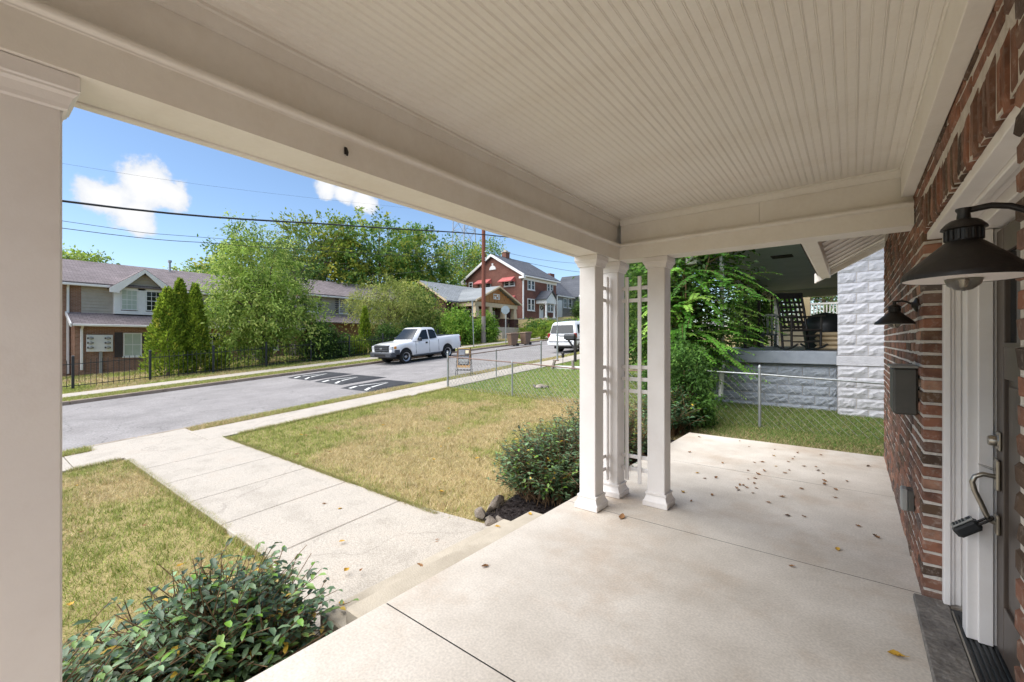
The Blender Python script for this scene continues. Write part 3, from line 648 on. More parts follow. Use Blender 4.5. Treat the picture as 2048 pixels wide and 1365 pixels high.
def siding(root, F, poly, lap=.19, d=.055):                   # lapped boards clipped to a vertical range, u0..u1 by function
    u0, u1, z0, z1 = poly; b = MB(); z = z0
    while z < z1 - .01:
        e = min(z + lap, z1); P = F.P
        a0, a1 = (u0(z), u1(z)) if callable(u0) else (u0, u1); c0, c1 = (u0(e), u1(e)) if callable(u0) else (u0, u1)
        if a1 - a0 > .02: b.add([P(a0,z,d), P(a1,z,d), P(c1,e,.006), P(c0,e,.006), P(a0,z,0), P(a1,z,0)], [(0,1,2,3),(4,5,1,0)])
        z = e
    return b.build('siding', 'siding', root)

# --- apartment building across the street
apt = thing('apartment_building', 'tan sided and brick apartment block across the street with a gabled dormer', 'building', (-38, 6, g(-38,6)))
F = Frame((-36,0,0), (0,1,0), (1,0,0)); FL = Frame((-34.6,0,0), (0,1,0), (1,0,0))
aw = part('wall', 'brick_tan', apt, lambda b: [b.box(-44,-8,-1.5,-36,17.2,4.95), b.box(-36,4.04,-1.5,-34.6,17.2,2.62), b.box(-36.0,-8,-1.5,-35.97,4.47,4.94)])
siding(apt, F, (4.48, 5.9, 3.2, 4.93)); siding(apt, F, (8.55, 17.2, 3.2, 4.93))
def main_roof(b): b.prism([(-35.5,4.9),(-40,6.72),(-44.5,4.9),(-44.5,5.02),(-40,6.86),(-35.5,5.02)], 'y', -8.4, 17.5)
rf = part('roof', 'roof_brown', apt, main_roof)
part('gutter', 'trim_white', rf, lambda b: b.box(-35.62,-8.4,4.80,-35.48,5.7,4.93,.02)); part('gutter', 'trim_white', rf, lambda b: b.box(-35.62,8.95,4.80,-35.48,17.5,4.93,.02))
part('vent_pipe', 'galv', rf, lambda b: [b.tube([(-39.6,9.6,6.5),(-39.6,9.6,7.35)], .07, 8), b.tube([(-39.6,9.6,7.35),(-39.6,9.6,7.5)], .13, 8)])
part('lower_roof', 'roof_brown', apt, lambda b: [b.prism([(-34.1,2.52),(-36,3.27),(-36,3.16),(-34.1,2.42)], 'y', 3.86, 17.4)])
part('gutter', 'trim_white', apt, lambda b: b.box(-34.2,3.9,2.40,-34.06,17.4,2.53,.02))
part('barge_board', 'trim_white', apt, lambda b: b.prism([(-34.05,2.36),(-36,3.12),(-36,3.3),(-34.05,2.55)], 'y', 3.80, 3.865))
# dormer bay
dm = part('dormer', 'trim_white', apt, lambda b: [b.box(-36,5.88,3.24,-35.66,8.6,3.45), b.box(-36,5.88,3.45,-35.66,6.2,4.9), b.box(-36,7.02,3.45,-35.66,7.40,4.88), b.box(-36,8.24,3.45,-35.66,8.6,4.9), b.box(-36,6.2,4.78,-35.66,8.24,4.88), b.box(-38.5,6.0,4.9,-35.70,8.5,4.98)])
Fd = Frame((-35.70,0,0), (0,1,0), (1,0,0))
sd = part('gable_wall', 'siding', dm, lambda b: b.prism([(6.0,4.88),(8.55,4.88),(7.28,5.9)], 'x', -38.3, -35.74))
siding(dm, Fd, (lambda z: 6.05+(z-4.88)*1.22, lambda z: 8.5-(z-4.88)*1.2, 4.88, 5.85))
for y0, y1, z0, z1 in ((5.62,7.285,4.84,6.13), (8.95,7.285,4.84,6.13)):
    s_ = 1 if y0 < y1 else -1
    part('dormer_roof', 'roof_brown', dm, lambda b: b.add([(x,y,z) for x in (-35.3,-39.4) for y,z in ((y0,z0),(y1,z1),(y1,z1-.1),(y0,z0-.1))], [(0,1,2,3),(7,6,5,4),(0,4,5,1),(1,5,6,2),(2,6,7,3),(3,7,4,0)]))
    part('rake', 'trim_white', dm, lambda b: b.add([(x,y,z) for x in (-35.22,-35.31) for y,z in ((y0,z0-.32),(y0,z0-.05),(y1,z1-.05),(y1,z1-.27),(y0+s_*.45,z0-.02-.21),(y0+s_*.45,z0-.34))], [(0,1,2,3,4,5),(11,10,9,8,7,6)] + [(i,(i+1)%6,6+(i+1)%6,6+i) for i in range(6)]))
window(apt, Fd, 6.21, 7.01, 3.5, 4.78, 3, 4, .05, .04, False, 'blind'); window(apt, Fd, 7.41, 8.23, 3.5, 4.78, 3, 4, .05, .04, False)
def shutters(root, F, u0, u1, z0, z1, w_=.36):
    for a in (u0-w_-.03, u1+.03):
        s_ = MB(); F.box(s_, a, a+w_, z0, z1, 0, .03)
        n = 14
        for i in range(n): F.box(s_, a+.05, a+w_-.05, z0+.06+(z1-z0-.12)*i/n, z0+.06+(z1-z0-.12)*(i+.6)/n, .03, .045)
        s_.build('shutter', 'shutter', root)
window(apt, FL, 6.12, 6.99, .62, 2.05, 2, 2, .06, .05, True, 'blind'); shutters(apt, FL, 6.12, 6.99, .58, 2.08)
window(apt, FL, 10.3, 11.2, .75, 2.1, 2, 2, .06, .05, True); shutters(apt, FL, 10.3, 11.2, .7, 2.12)
window(apt, F, 10.2, 11.1, 3.5, 4.7, 2, 2, .06, .05, True); window(apt, F, 13.6, 14.5, 3.5, 4.7, 2, 2, .06, .05, True); window(apt, FL, 14.2, 15.1, .9, 2.1, 2, 2, .06, .05, True)
for y, x, z0, z1 in ((3.92,-35.9,-.35,4.9),(4.32,-34.5,-.1,2.42)):
    part('downspout', 'trim_white', apt, lambda b: [b.box(x-.05,y-.055,z0,x+.05,y+.055,z1-.15,.015), b.bar((x,y,z1-.18),(x+.3,y,z1),.09,.09)])
mt = thing('meter_board', 'pale grey board with six electric meters on the apartment wall', 'meter board', (-34.5, 5.1, -.3))
part('board', 'trim_white', mt, lambda b: b.box(-34.56,4.51,.94,-34.46,5.64,1.92,.01))
for y in (4.68, 5.42):
    for z in (1.18, 1.45, 1.72):
        part('meter', 'grey_plastic', mt, lambda b: b.lathe([(.085,0),(.085,.1),(.07,.13),(0,.14)], (-34.46,y,z), 14, Matrix.Rotation(R(90),4,'Y')), smooth=40)
        part('meter_socket', 'dark_grey_metal', mt, lambda b: b.box(-34.459,y-.15,z-.05,-34.43,y+.12,z+.05,.01))
part('conduit', 'grey_plastic', mt, lambda b: b.box(-34.56,5.05,-.4,-34.48,5.19,.939,.02))
# second wing, a step higher up the hill
apt2 = thing('apartment_building', 'upper wing of the apartment block behind trees with dark shuttered windows', 'building', (-38, 24, g(-38,24)))
part('wall', 'brick_tan', apt2, lambda b: [b.box(-44,17.25,-1,-36,31,5.5), b.box(-36,17.25,-1,-34.6,31,3.2)])
siding(apt2, F, (17.25, 31, 3.8, 5.48))
r2 = part('roof', 'roof_brown', apt2, lambda b: b.prism([(-35.5,5.42),(-40,7.2),(-44.5,5.42),(-44.5,5.55),(-40,7.34),(-35.5,5.55)], 'y', 17.55, 31.4))
part('gutter', 'trim_white', r2, lambda b: b.box(-35.62,17.6,5.33,-35.48,31.4,5.46,.02))
part('lower_roof', 'roof_brown', apt2, lambda b: b.prism([(-34.1,3.14),(-36,3.87),(-36,3.76),(-34.1,3.04)], 'y', 17.5, 31.2))
for a in (18.04, 20.9, 24.2, 27.4):
    window(apt2, F, a, a+.88, 4.02, 5.36, 2, 4, .07, .05, True); shutters(apt2, F, a, a+.88, 3.98, 5.38, .34)
for a in (18.6, 22, 26): window(apt2, FL, a, a+.9, 1.5, 2.7, 2, 2, .07, .05, True)
part('downspout', 'trim_white', apt2, lambda b: b.box(-34.5,16.4+1.0,.1,-34.4,17.5,3.1,.02))
for k, (x, y) in enumerate(((-32.4,13.0),(-32.4,15.6))):
    ac = thing('air_conditioner', ['dark air conditioning unit beside the apartment, under the big tree', 'dark air conditioning unit beside the apartment, right of the tree trunk'][k], 'air conditioner', (x, y, g(x,y)), 0, 'air conditioning units by the apartment wall')
    z = g(x,y)-.03
    part('cabinet', 'dark_grey_metal', ac, lambda b: b.box(x-.42,y-.42,z,x+.42,y+.42,z+.9,.03)); part('fan_guard', 'black_metal', ac, lambda b: b.lathe([(.36,0),(.36,.03),(.1,.06),(0,.06)], (x,y,z+.9), 18))
    for i in range(9): part('louvre', 'black_metal', ac, lambda b: b.box(x+.42,y-.36,z+.1+i*.085,x+.432,y+.36,z+.14+i*.085))

# --- bungalow
bun = thing('bungalow', 'brick bungalow with grey roof and a shingled porch gable behind bushes', 'house', (-32, 34, g(-31,34)))
part('wall', 'brick_dark', bun, lambda b: [b.box(-39.5,29.7,.5,-31.6,40,5.3), b.prism([(-31.7,5.3),(-39.4,5.3),(-35.2,7.5)], 'y', 29.7, 40)])
br_ = part('roof', 'roof_grey', bun, lambda b: b.prism([(-30.9,5.40),(-35.0,7.66),(-40,5.0),(-40,5.1),(-35.0,7.8),(-30.9,5.53)], 'y', 29.2, 40.4))
part('barge_board', 'cream', br_, lambda b: b.prism([(-30.88,5.30),(-35.0,7.56),(-35.0,7.74),(-30.88,5.5)], 'y', 29.12, 29.2))
part('barge_board', 'cream', br_, lambda b: b.prism([(-40,4.9),(-35.0,7.56),(-35.0,7.74),(-40,5.08)], 'y', 29.12, 29.2))
gy0, gy1, gm, ez, pz = 30.75, 38.05, 34.35, 5.46, 7.10
for a, c in ((gy0, gm), (gy1, gm)):
    part('porch_roof', 'roof_grey', br_, lambda b: b.add([(x,y,z) for x in (-28.55,-34.6) for y,z in ((a,ez),(c,pz),(c,pz+.13),(a,ez+.13))], [(0,1,2,3),(7,6,5,4),(0,4,5,1),(1,5,6,2),(2,6,7,3),(3,7,4,0)]))
    part('rake', 'cream', br_, lambda b: b.add([(x,y,z) for x in (-28.46,-28.56) for y,z in ((a,ez-.06),(c,pz-.06),(c,pz+.11),(a,ez+.11))], [(0,1,2,3),(7,6,5,4),(0,4,5,1),(1,5,6,2),(2,6,7,3),(3,7,4,0)]))
gw = part('gable_wall', 'cedar', bun, lambda b: b.prism([(gy0+.5,ez+.02),(gy1-.5,ez+.02),(gm,pz-.12)], 'x', -29.3, -28.95))
z = ez + .05; r_ = 0
while z < pz - .3:                                            # cedar shingles in the gable
    k = (z-ez)/(pz-ez-.1); a, c = gy0+.75+(gm-gy0-.6)*k, gy1-.75-(gy1-gm-.6)*k
    y = a + (.12 if r_ % 2 else 0)
    b = MB()
    while y < c - .1:
        w_ = random.uniform(.14,.26); d_ = random.uniform(.01,.05); b.box(-28.95, y, z, -28.95+d_, min(y+w_-.015,c), z+.21); y += w_
    if b.v: b.build('shingle_course', 'cedar', gw)
    z += .2; r_ += 1
Fb = Frame((-28.93,0,0), (0,1,0), (1,0,0)); window(bun, Fb, 33.75, 34.75, 5.85, 6.4, 1, 2, .07, .06, False, 'trim_white')
part('porch_beam', 'cream', bun, lambda b: [b.box(-29.25,31.0,5.02,-28.9,37.8,5.44), b.box(-31.6,31.0,5.02,-29.25,31.3,5.44), b.box(-31.6,37.5,5.02,-29.25,37.8,5.44)])
def taper(b, x, y, z0, z1, r0, r1):
    b.add([(x+sx*r, y+sy*r, z) for r, z in ((r0,z0),(r1,z1)) for sx,sy in ((-1,-1),(1,-1),(1,1),(-1,1))], [(3,2,1,0),(4,5,6,7)] + [(k,(k+1)%4,4+(k+1)%4,4+k) for k in range(4)])
for y in (31.3, 33.35, 35.6, 37.4):
    c = part('porch_column', 'cream', bun, lambda b: taper(b, -29.1, y, 4.0, 5.02, .27, .2)); part('pier', 'brick_dark', c, lambda b: [b.box(-29.45,y-.36,1,-28.75,y+.36,3.9)]); part('cap', 'cream', c, lambda b: b.box(-29.5,y-.41,3.9,-28.7,y+.41,4.0))
part('porch_floor', 'concrete_step', bun, lambda b: [b.box(-31.6,30.9,.6,-28.6,37.9,3.0), b.box(-28.6,33.8,.6,-28.2,35.2,2.7), b.box(-28.2,33.8,.6,-27.8,35.2,2.4)])
Fbw = Frame((-31.58,0,0), (0,1,0), (1,0,0))
window(bun, Fbw, 32.2, 33.3, 3.6, 4.9, 2, 2, .1, .05); dr = MB(); Fbw.box(dr, 34.2, 35.2, 3.02, 5.0, 0, .05); dr.build('door', 'trim_white', bun); window(bun, Fbw, 36.0, 37.1, 3.6, 4.9, 2, 2, .1, .05)
part('downspout', 'cream', bun, lambda b: [b.box(-31.5,30.3,1.5,-31.4,30.4,5.2), b.bar((-31.45,30.35,5.2),(-30.95,30.35,5.42),.1,.1)])

# --- tall red brick house
red = thing('brick_house', 'tall red brick house with slate grey roof and red awnings on its gable', 'house', (-36, 46, g(-36,46)))
part('wall', 'brick_red', red, lambda b: [b.box(-41.6,42.8,2,-32,50.6,9.75), b.prism([(-41.6,9.75),(-32,9.75),(-36.8,12.5)], 'y', 42.8, 50.6)])
part('foundation', 'stone_grey', red, lambda b: b.box(-41.65,42.75,2,-31.95,50.65,4.35))
def rr_(b, off=0): b.prism([(-31.5,9.62+off),(-36.8,12.68+off),(-42.1,9.62+off),(-42.1,9.75+off),(-36.8,12.83+off),(-31.5,9.75+off)], 'y', 42.55, 50.9)
ro = part('roof', 'roof_slate', red, rr_)
for sx in (1,-1):
    part('rake', 'trim_white', ro, lambda b: b.add([(x,y,z) for y in (42.40,42.549) for x,z in ((-36.8+sx*5.35,9.40),(-36.8,12.5),(-36.8,12.84),(-36.8+sx*5.35,9.74))], [(0,1,2,3),(7,6,5,4),(0,4,5,1),(1,5,6,2),(2,6,7,3),(3,7,4,0)]))
    part('cornice_return', 'trim_white', ro, lambda b: b.box(-36.8+sx*5.35,42.41,9.25,-36.8+sx*4.6,42.79,9.5))
part('gutter', 'trim_white', ro, lambda b: [b.box(-31.75,42.5,9.48,-31.46,50.95,9.66,.03), b.box(-32,42.8,9.15,-31.9,50.6,9.48)])
ch = part('chimney', 'brick_red', ro, lambda b: [b.box(-37.15,45.15,12.0,-36.45,45.95,13.45)]); part('chimney_cap', 'concrete_step', ch, lambda b: [b.box(-37.22,45.08,13.45,-36.38,46.02,13.57), b.box(-37.0,45.3,13.57,-36.6,45.8,13.75)])
Fr = Frame((-32,0,0), (0,1,0), (1,0,0)); Fg = Frame((0,42.8,0), (1,0,0), (0,-1,0))
for a, b0, z0, z1 in ((43.9,45.45,8.0,9.35),(48.3,49.75,8.0,9.4),(43.9,45.45,5.4,6.9),(48.4,49.8,5.45,6.9)):
    m_ = (a+b0)/2; window(red, Fr, a, m_-.01, z0, z1, 1, 2, .11, .06); window(red, Fr, m_+.01, b0, z0, z1, 1, 2, .11, .06)
for a, b0, z0, z1 in ((-34.83,-33.13,8.45,9.15),(-38.95,-37.04,8.5,9.2)):
    m_ = (a+b0)/2; window(red, Fg, a, m_-.01, z0, z1, 1, 2, .11, .06); window(red, Fg, m_+.01, b0, z0, z1, 1, 2, .11, .06)
window(red, Fg, -41.0, -40.3, 8.7, 9.5, 1, 2, .1, .06)
for x0, x1, zt in ((-35.2,-33.0,9.62),(-39.4,-36.9,9.66),(-33.9,-32.9,7.25)):
    part('awning', 'awning_red', red, lambda b: [b.add([(x0+.1,42.78,zt),(x1-.1,42.78,zt),(x1,41.9,zt-.55),(x0,41.9,zt-.55),(x1,41.9,zt-.68),(x0,41.9,zt-.68)], [(0,1,2,3),(3,2,4,5)]), b.face((x0,41.9,zt-.68),(x0+.1,42.78,zt),(x0+.02,42.78,zt-.66)), b.face((x1,41.9,zt-.68),(x1-.1,42.78,zt),(x1-.02,42.78,zt-.66))])
part('gable_vent', 'trim_white', red, lambda b: b.prism([(-36.75+.55*math.cos(R(t)), 10.8+.55*math.sin(R(t))) for t in range(0,181,15)] , 'y', 42.72, 42.79))
part('keystone', 'trim_white', red, lambda b: b.prism([(-36.83,11.32),(-36.67,11.32),(-36.62,11.62),(-36.88,11.62)], 'y', 42.70, 42.795))
part('downspout', 'trim_white', red, lambda b: [b.box(-31.98,42.85,4.3,-31.85,43.0,9.0), b.bar((-31.92,42.92,9.0),(-31.6,42.8,9.5),.12,.12)])
pt = part('portico', 'trim_white', red, lambda b: [b.box(-32,45.8,6.35,-30.4,48.1,6.85), b.prism([(45.75,6.85),(48.15,6.85),(46.95,7.9)], 'x', -30.55, -30.4)])
for a, c in ((45.6,46.95),(48.3,46.95)): part('portico_roof', 'roof_slate', pt, lambda b: b.add([(x,y,z) for x in (-30.2,-31.99) for y,z in ((a,6.8),(c,7.95),(c,8.07),(a,6.92))], [(0,1,2,3),(7,6,5,4),(0,4,5,1),(1,5,6,2),(2,6,7,3),(3,7,4,0)]))
for y in (46.0, 47.9): part('portico_column', 'trim_white', pt, lambda b: b.lathe([(.2,4.5),(.2,4.65),(.15,4.7),(.13,6.15),(.18,6.2),(.18,6.35)], (-30.6,y,0), 14), smooth=40)
part('portico_floor', 'concrete_step', pt, lambda b: b.box(-32,45.7,3.6,-30.2,48.2,4.5))
dr = MB(); Fr.box(dr, 46.5, 47.4, 4.55, 6.3, 0, .06); dr.build('door', 'trim_white', red)
part('wreath', 'shutter', red, lambda b: b.tube([(-31.90, 46.95+.25*math.cos(t), 5.9+.25*math.sin(t)) for t in [i*math.pi/6 for i in range(13)]], .07, 6), smooth=60)

# --- grey stone house further up
gry = thing('stone_house', 'grey stone house with slate roof furthest up the street', 'house', (-36, 57, g(-36,57)))
part('wall', 'stone_grey', gry, lambda b: [b.box(-41,52.4,3,-33,65,8.1), b.box(-33,57.2,3,-32.2,61.6,8.4), b.prism([(57.2,8.4),(61.6,8.4),(59.4,11.4)], 'x', -34, -32.2)])
ro = part('roof', 'roof_slate', gry, lambda b: b.prism([(-32.7,7.95),(-37,11),(-41.3,7.95),(-41.3,8.1),(-37,11.15),(-32.7,8.1)], 'y', 52.1, 65.3))
for a, c in ((56.8,59.4),(62.0,59.4)):
    part('wing_roof', 'roof_slate', ro, lambda b: b.add([(x,y,z) for x in (-31.95,-36.5) for y,z in ((a,8.05),(c,11.6),(c,11.75),(a,8.2))], [(0,1,2,3),(7,6,5,4),(0,4,5,1),(1,5,6,2),(2,6,7,3),(3,7,4,0)]))
    part('rake', 'trim_white', ro, lambda b: b.add([(x,y,z) for x in (-31.85,-31.96) for y,z in ((a,7.9),(c,11.45),(c,11.75),(a,8.2))], [(0,1,2,3),(7,6,5,4),(0,4,5,1),(1,5,6,2),(2,6,7,3),(3,7,4,0)]))
Fy = Frame((-33,0,0), (0,1,0), (1,0,0)); Fy2 = Frame((-32.2,0,0), (0,1,0), (1,0,0))
window(gry, Fy, 54.1, 55.1, 6.4, 7.8, 2, 2, .12, .06); window(gry, Fy, 55.5, 56.5, 6.4, 7.9, 2, 2, .12, .06); window(gry, Fy2, 58.1, 59.2, 7.0, 8.3, 2, 2, .12, .06); window(gry, Fy2, 60, 61, 7.0, 8.3, 2, 2, .12, .06)
part('corner_post', 'trim_white', gry, lambda b: b.box(-33.0,52.3,4.5,-32.85,53.6,7.4)); part('gutter', 'trim_white', gry, lambda b: b.box(-32.8,52.1,7.9,-32.62,57,8.05))
part('chimney', 'brick_red', gry, lambda b: b.box(-37.4,56.2,10.5,-36.6,57.4,12))

# --- neighbour's porch of rock-faced block
nb = thing('neighbor_house', 'white rock-faced block house next door with a deep shaded porch', 'house', (.8, 15, g(0,15)))
NYP, NZF = 10.9, 1.34
part('wall', 'mortar', nb, lambda b: b.box(-.225, NYP+.02, -.3, 6, 21.5, 6.2))
blk = []
for s in range(6):
    rs = random.Random(40+s); nx_, nz_ = 7, 4; vs = []; b = MB()
    for j in range(nz_+1):
        for i in range(nx_+1):
            ed = i in (0,nx_) or j in (0,nz_)
            vs.append((i/nx_, 0 if ed else -rs.uniform(.008,.034), j/nz_))
    fs = [(j*(nx_+1)+i, j*(nx_+1)+i+1, (j+1)*(nx_+1)+i+1, (j+1)*(nx_+1)+i) for j in range(nz_) for i in range(nx_)]
    k = len(vs); vs += [(0,.05,0),(1,.05,0),(1,.05,1),(0,.05,1)]; c_ = [0, nx_, nz_*(nx_+1)+nx_, nz_*(nx_+1)]
    fs += [(c_[i], k+i, k+(i+1)%4, c_[(i+1)%4]) for i in range(4)]
    b.add(vs, fs); blk.append(b)
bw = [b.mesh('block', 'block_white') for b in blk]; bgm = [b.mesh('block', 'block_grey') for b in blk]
pier = part('pier', 'mortar', nb, lambda b: b.box(-.232, NYP+.012, 0, .9, NYP+.3, 5.2))
BHt = .206; z = .02; k = 0
while z < 4.6:
    if 1.04 < z + BHt*.5 < 1.28:
        part('band_course', 'block_white', pier, lambda b: b.box(-.255, NYP-.02, 1.07, .9, NYP+.1, 1.262, .006)); z = 1.27; k += 1; continue
    h = BHt if not (z < 1.07 < z + BHt + .03) else 1.062 - z
    x = -.24; first = True
    while x < .85:
        w_ = (.30 if k % 2 else .48) if first else .5
        placed('block', bw[(k*3+int(x*10)) % 6], pier, (x+.004, NYP, z+.004), scale=(min(w_, .9-x)-.009, 1, h-.009)); x += w_; first = False
    z += h; k += 1
# side of the porch base, set back from the pier
base = part('porch_base', 'mortar', nb, lambda b: b.box(-3.2, 11.27, -.3, -.24, 21.5, 1.06))
z = -.02; k = 0
while z < 1.04:
    h = min(BHt, 1.062 - z); x = -3.2 + (.22 if k % 2 else 0)
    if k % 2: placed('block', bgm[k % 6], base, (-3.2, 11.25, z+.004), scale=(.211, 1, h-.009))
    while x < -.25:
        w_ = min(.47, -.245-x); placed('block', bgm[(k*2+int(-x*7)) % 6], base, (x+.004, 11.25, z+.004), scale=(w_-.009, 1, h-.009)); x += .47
    z += BHt; k += 1
part('porch_deck', 'porch_grey', nb, lambda b: b.box(-3.35, 11.12, 1.066, -.245, 21.6, NZF, .015))
part('porch_ceiling', 'ceil_blue', nb, lambda b: b.box(-3.1, 10.6, 3.66, -.23, 21.6, 3.72))
part('roof', 'roof_slate', nb, lambda b: b.prism([(-3.7,3.8),(-3.7,4.0),(3,6.8),(3,3.8)], 'y', 10.3, 22))
part('porch_beam', 'paint_cream_bounce', nb, lambda b: [b.box(-3.1,10.6,3.36,-2.85,21.6,3.66), b.box(-2.85,21.35,3.36,-.23,21.6,3.66), b.box(-3.1,10.55,3.67,-.3,10.75,3.79)])
part('attic_hatch', 'dark_void', nb, lambda b: b.box(-1.6,12.4,3.645,-1.15,12.8,3.659))
for y in (14.5, 16.9): part('iron_post', 'black_metal', nb, lambda b: [b.box(-2.56,y-.04,NZF,-2.48,y+.04,3.36), b.box(-2.62,y-.1,3.3,-2.42,y+.1,3.36), b.box(-2.62,y-.1,NZF,-2.42,y+.1,NZF+.04)])
part('porch_post', 'paint_white', nb, lambda b: b.box(-2.6,21.2,NZF,-2.45,21.35,3.36)); part('iron_post', 'black_metal', nb, lambda b: b.box(-2.6,20.3,NZF,-2.54,20.36,3.36))
part('downspout', 'trim_white', nb, lambda b: [b.tube([(-2.75,10.75,3.62),(-2.45,10.75,3.60),(-2.36,10.8,3.5),(-2.36,10.85,1.0),(-2.36,10.7,.3)], .05, 8)], smooth=50)
# white slatted chair by the iron post
wc = thing('porch_chair', 'small white slat-backed chair by the iron post on the shaded porch', 'chair', (-2.3, 17.4, NZF))
for dx in (-.2, .2):
    for dy in (-.2, .2): part('leg', 'porch_grey', wc, lambda b: b.box(dx-.025,dy-.025,0,dx+.025,dy+.025,.42), local=True)
part('seat', 'porch_grey', wc, lambda b: b.box(-.25,-.25,.42,.25,.25,.46), local=True)
for i in range(4): part('back_slat', 'trim_white', wc, lambda b: b.box(-.22+i*.13,.2,.46,-.15+i*.13,.23,1.1), local=True)
part('back_rail', 'trim_white', wc, lambda b: b.box(-.25,.19,1.1,.25,.24,1.17), local=True)
# rocking chair
rk = thing('rocking_chair', 'black wooden rocking chair with woven back on the neighbour\'s porch', 'rocking chair', (-.98, 12.15, NZF), R(-60)); rk.scale = (1.12,)*3
def rocker(s): return [(-.50+i*.1, s*.27, .03+.10*((i-5)/5)**2) for i in range(11)]
for s in (-1, 1):
    part('rocker', 'black_metal', rk, lambda b: b.tube(rocker(s), .022, 8), local=True, smooth=60)
    part('front_leg', 'black_metal', rk, lambda b: b.tube([(.27,s*.27,.05),(.27,s*.28,.68)], .024, 8), local=True, smooth=60)
    part('back_post', 'black_metal', rk, lambda b: b.tube([(-.16,s*.25,.05),(-.22,s*.25,.42),(-.33,s*.25,.85),(-.46,s*.25,1.22)], .026, 8), local=True, smooth=60)
    part('arm', 'black_metal', rk, lambda b: b.add([(.36,s*.27-.05,.69),(.36,s*.27+.05,.69),(-.3,s*.27+.04,.70),(-.3,s*.27-.04,.70),(.36,s*.27-.05,.72),(.36,s*.27+.05,.72),(-.3,s*.27+.04,.73),(-.3,s*.27-.04,.73)], [(0,1,2,3),(7,6,5,4),(0,4,5,1),(1,5,6,2),(2,6,7,3),(3,7,4,0)]), local=True)
    for zz in (.2, .32): part('side_stretcher', 'black_metal', rk, lambda b: b.tube([(.27,s*.27,zz),(-.19,s*.25,zz)], .014, 6), local=True, smooth=60)
part('seat', 'black_metal', rk, lambda b: b.box(-.24,-.27,.40,.31,.27,.44,.015), local=True)
for zz in (.18, .3): part('front_stretcher', 'black_metal', rk, lambda b: b.tube([(.27,-.27,zz),(.27,.27,zz)], .015, 6), local=True, smooth=60)
bp = lambda t: (-.22-.24*t-.02*t*t, .44+.76*t)
for i in range(7):
    t = (i+.5)/7; x, z = bp(t); part('back_slat', 'black_metal', rk, lambda b: b.bar((x,-.25,z),(x,.25,z),.012,.05), local=True)
for i in range(5):
    y = -.18+i*.09; part('back_strap', 'black_metal', rk, lambda b: b.bar((bp(.02)[0]+.014,y,bp(.02)[1]),(bp(.98)[0]+.014,y,bp(.98)[1]),.04,.008), local=True)
part('crest_rail', 'black_metal', rk, lambda b: b.bar((-.47,-.29,1.2),(-.47,.29,1.2),.03,.1,.01), local=True)
# covered grill and cushions beyond it
gl = thing('covered_grill', 'black covered grill behind the rocking chair', 'grill', (-.55, 13.6, NZF))
part('cover', 'black_plastic', gl, lambda b: b.lathe([(.42,.0),(.45,.3),(.5,.6),(.42,.78),(.25,.9),(0,.95)], (0,0,0), 14), local=True, smooth=50)
cu = thing('cushion_stack', 'stack of tan striped cushions behind the rocking chair', 'cushions', (-.42, 12.6, NZF))
for i in range(4): part('cushion', 'cream', cu, lambda b: b.box(-.28,-.25,.01+i*.105,.3,.25,.11+i*.105,.045), local=True, smooth=50)
# --- third house: its porch rail and post seen through the neighbour's porch
th = thing('far_porch_house', 'cream house with white porch railing seen through the neighbour\'s porch', 'house', (0, 28, g(0,28)))
part('wall', 'siding', th, lambda b: [b.box(-.1,26,.5,6,38,7), b.box(-3.4,25,.5,-.1,34,2.35)])
part('porch_roof', 'roof_slate', th, lambda b: b.box(-3.8,24.6,5.1,0,35,5.5))
rl = part('railing', 'trim_white', th, lambda b: [b.box(-2.9,25.02,3.28,-.1,25.12,3.36), b.box(-2.9,25.02,2.55,-.1,25.12,2.63)])
for i in range(22): part('baluster', 'trim_white', rl, lambda b: b.box(-2.85+i*.125,25.05,2.63,-2.80+i*.125,25.09,3.28))
for x in (-3.1, -1.75): part('porch_column', 'cream', th, lambda b: b.box(x-.16,24.9,2.35,x+.16,25.25,5.1))
# ------------------------------------------------------------------ vegetation
def pal(*hx): return np.array([lin(h) for h in hx])
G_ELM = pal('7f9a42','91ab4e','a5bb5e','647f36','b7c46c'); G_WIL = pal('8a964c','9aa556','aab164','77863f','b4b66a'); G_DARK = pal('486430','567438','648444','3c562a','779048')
G_MIX = pal('567a36','668c3e','789846','8fa448','acb04e','466a30'); G_ARB = pal('76902e','889f36','9aae40','648029','aeb248'); G_LIME = pal('6c9436','7fa63e','90b148','5c8230','a0ba52')
G_BOX = pal('6e8a2e','7f9836','8fa340'); G_BUSH = pal('40553a','506745','617a54','475d3e','7a946c','344830','73904a'); G_TREE = pal('6fa640','80b84a','92c656','60943a','a6ce62','528432')

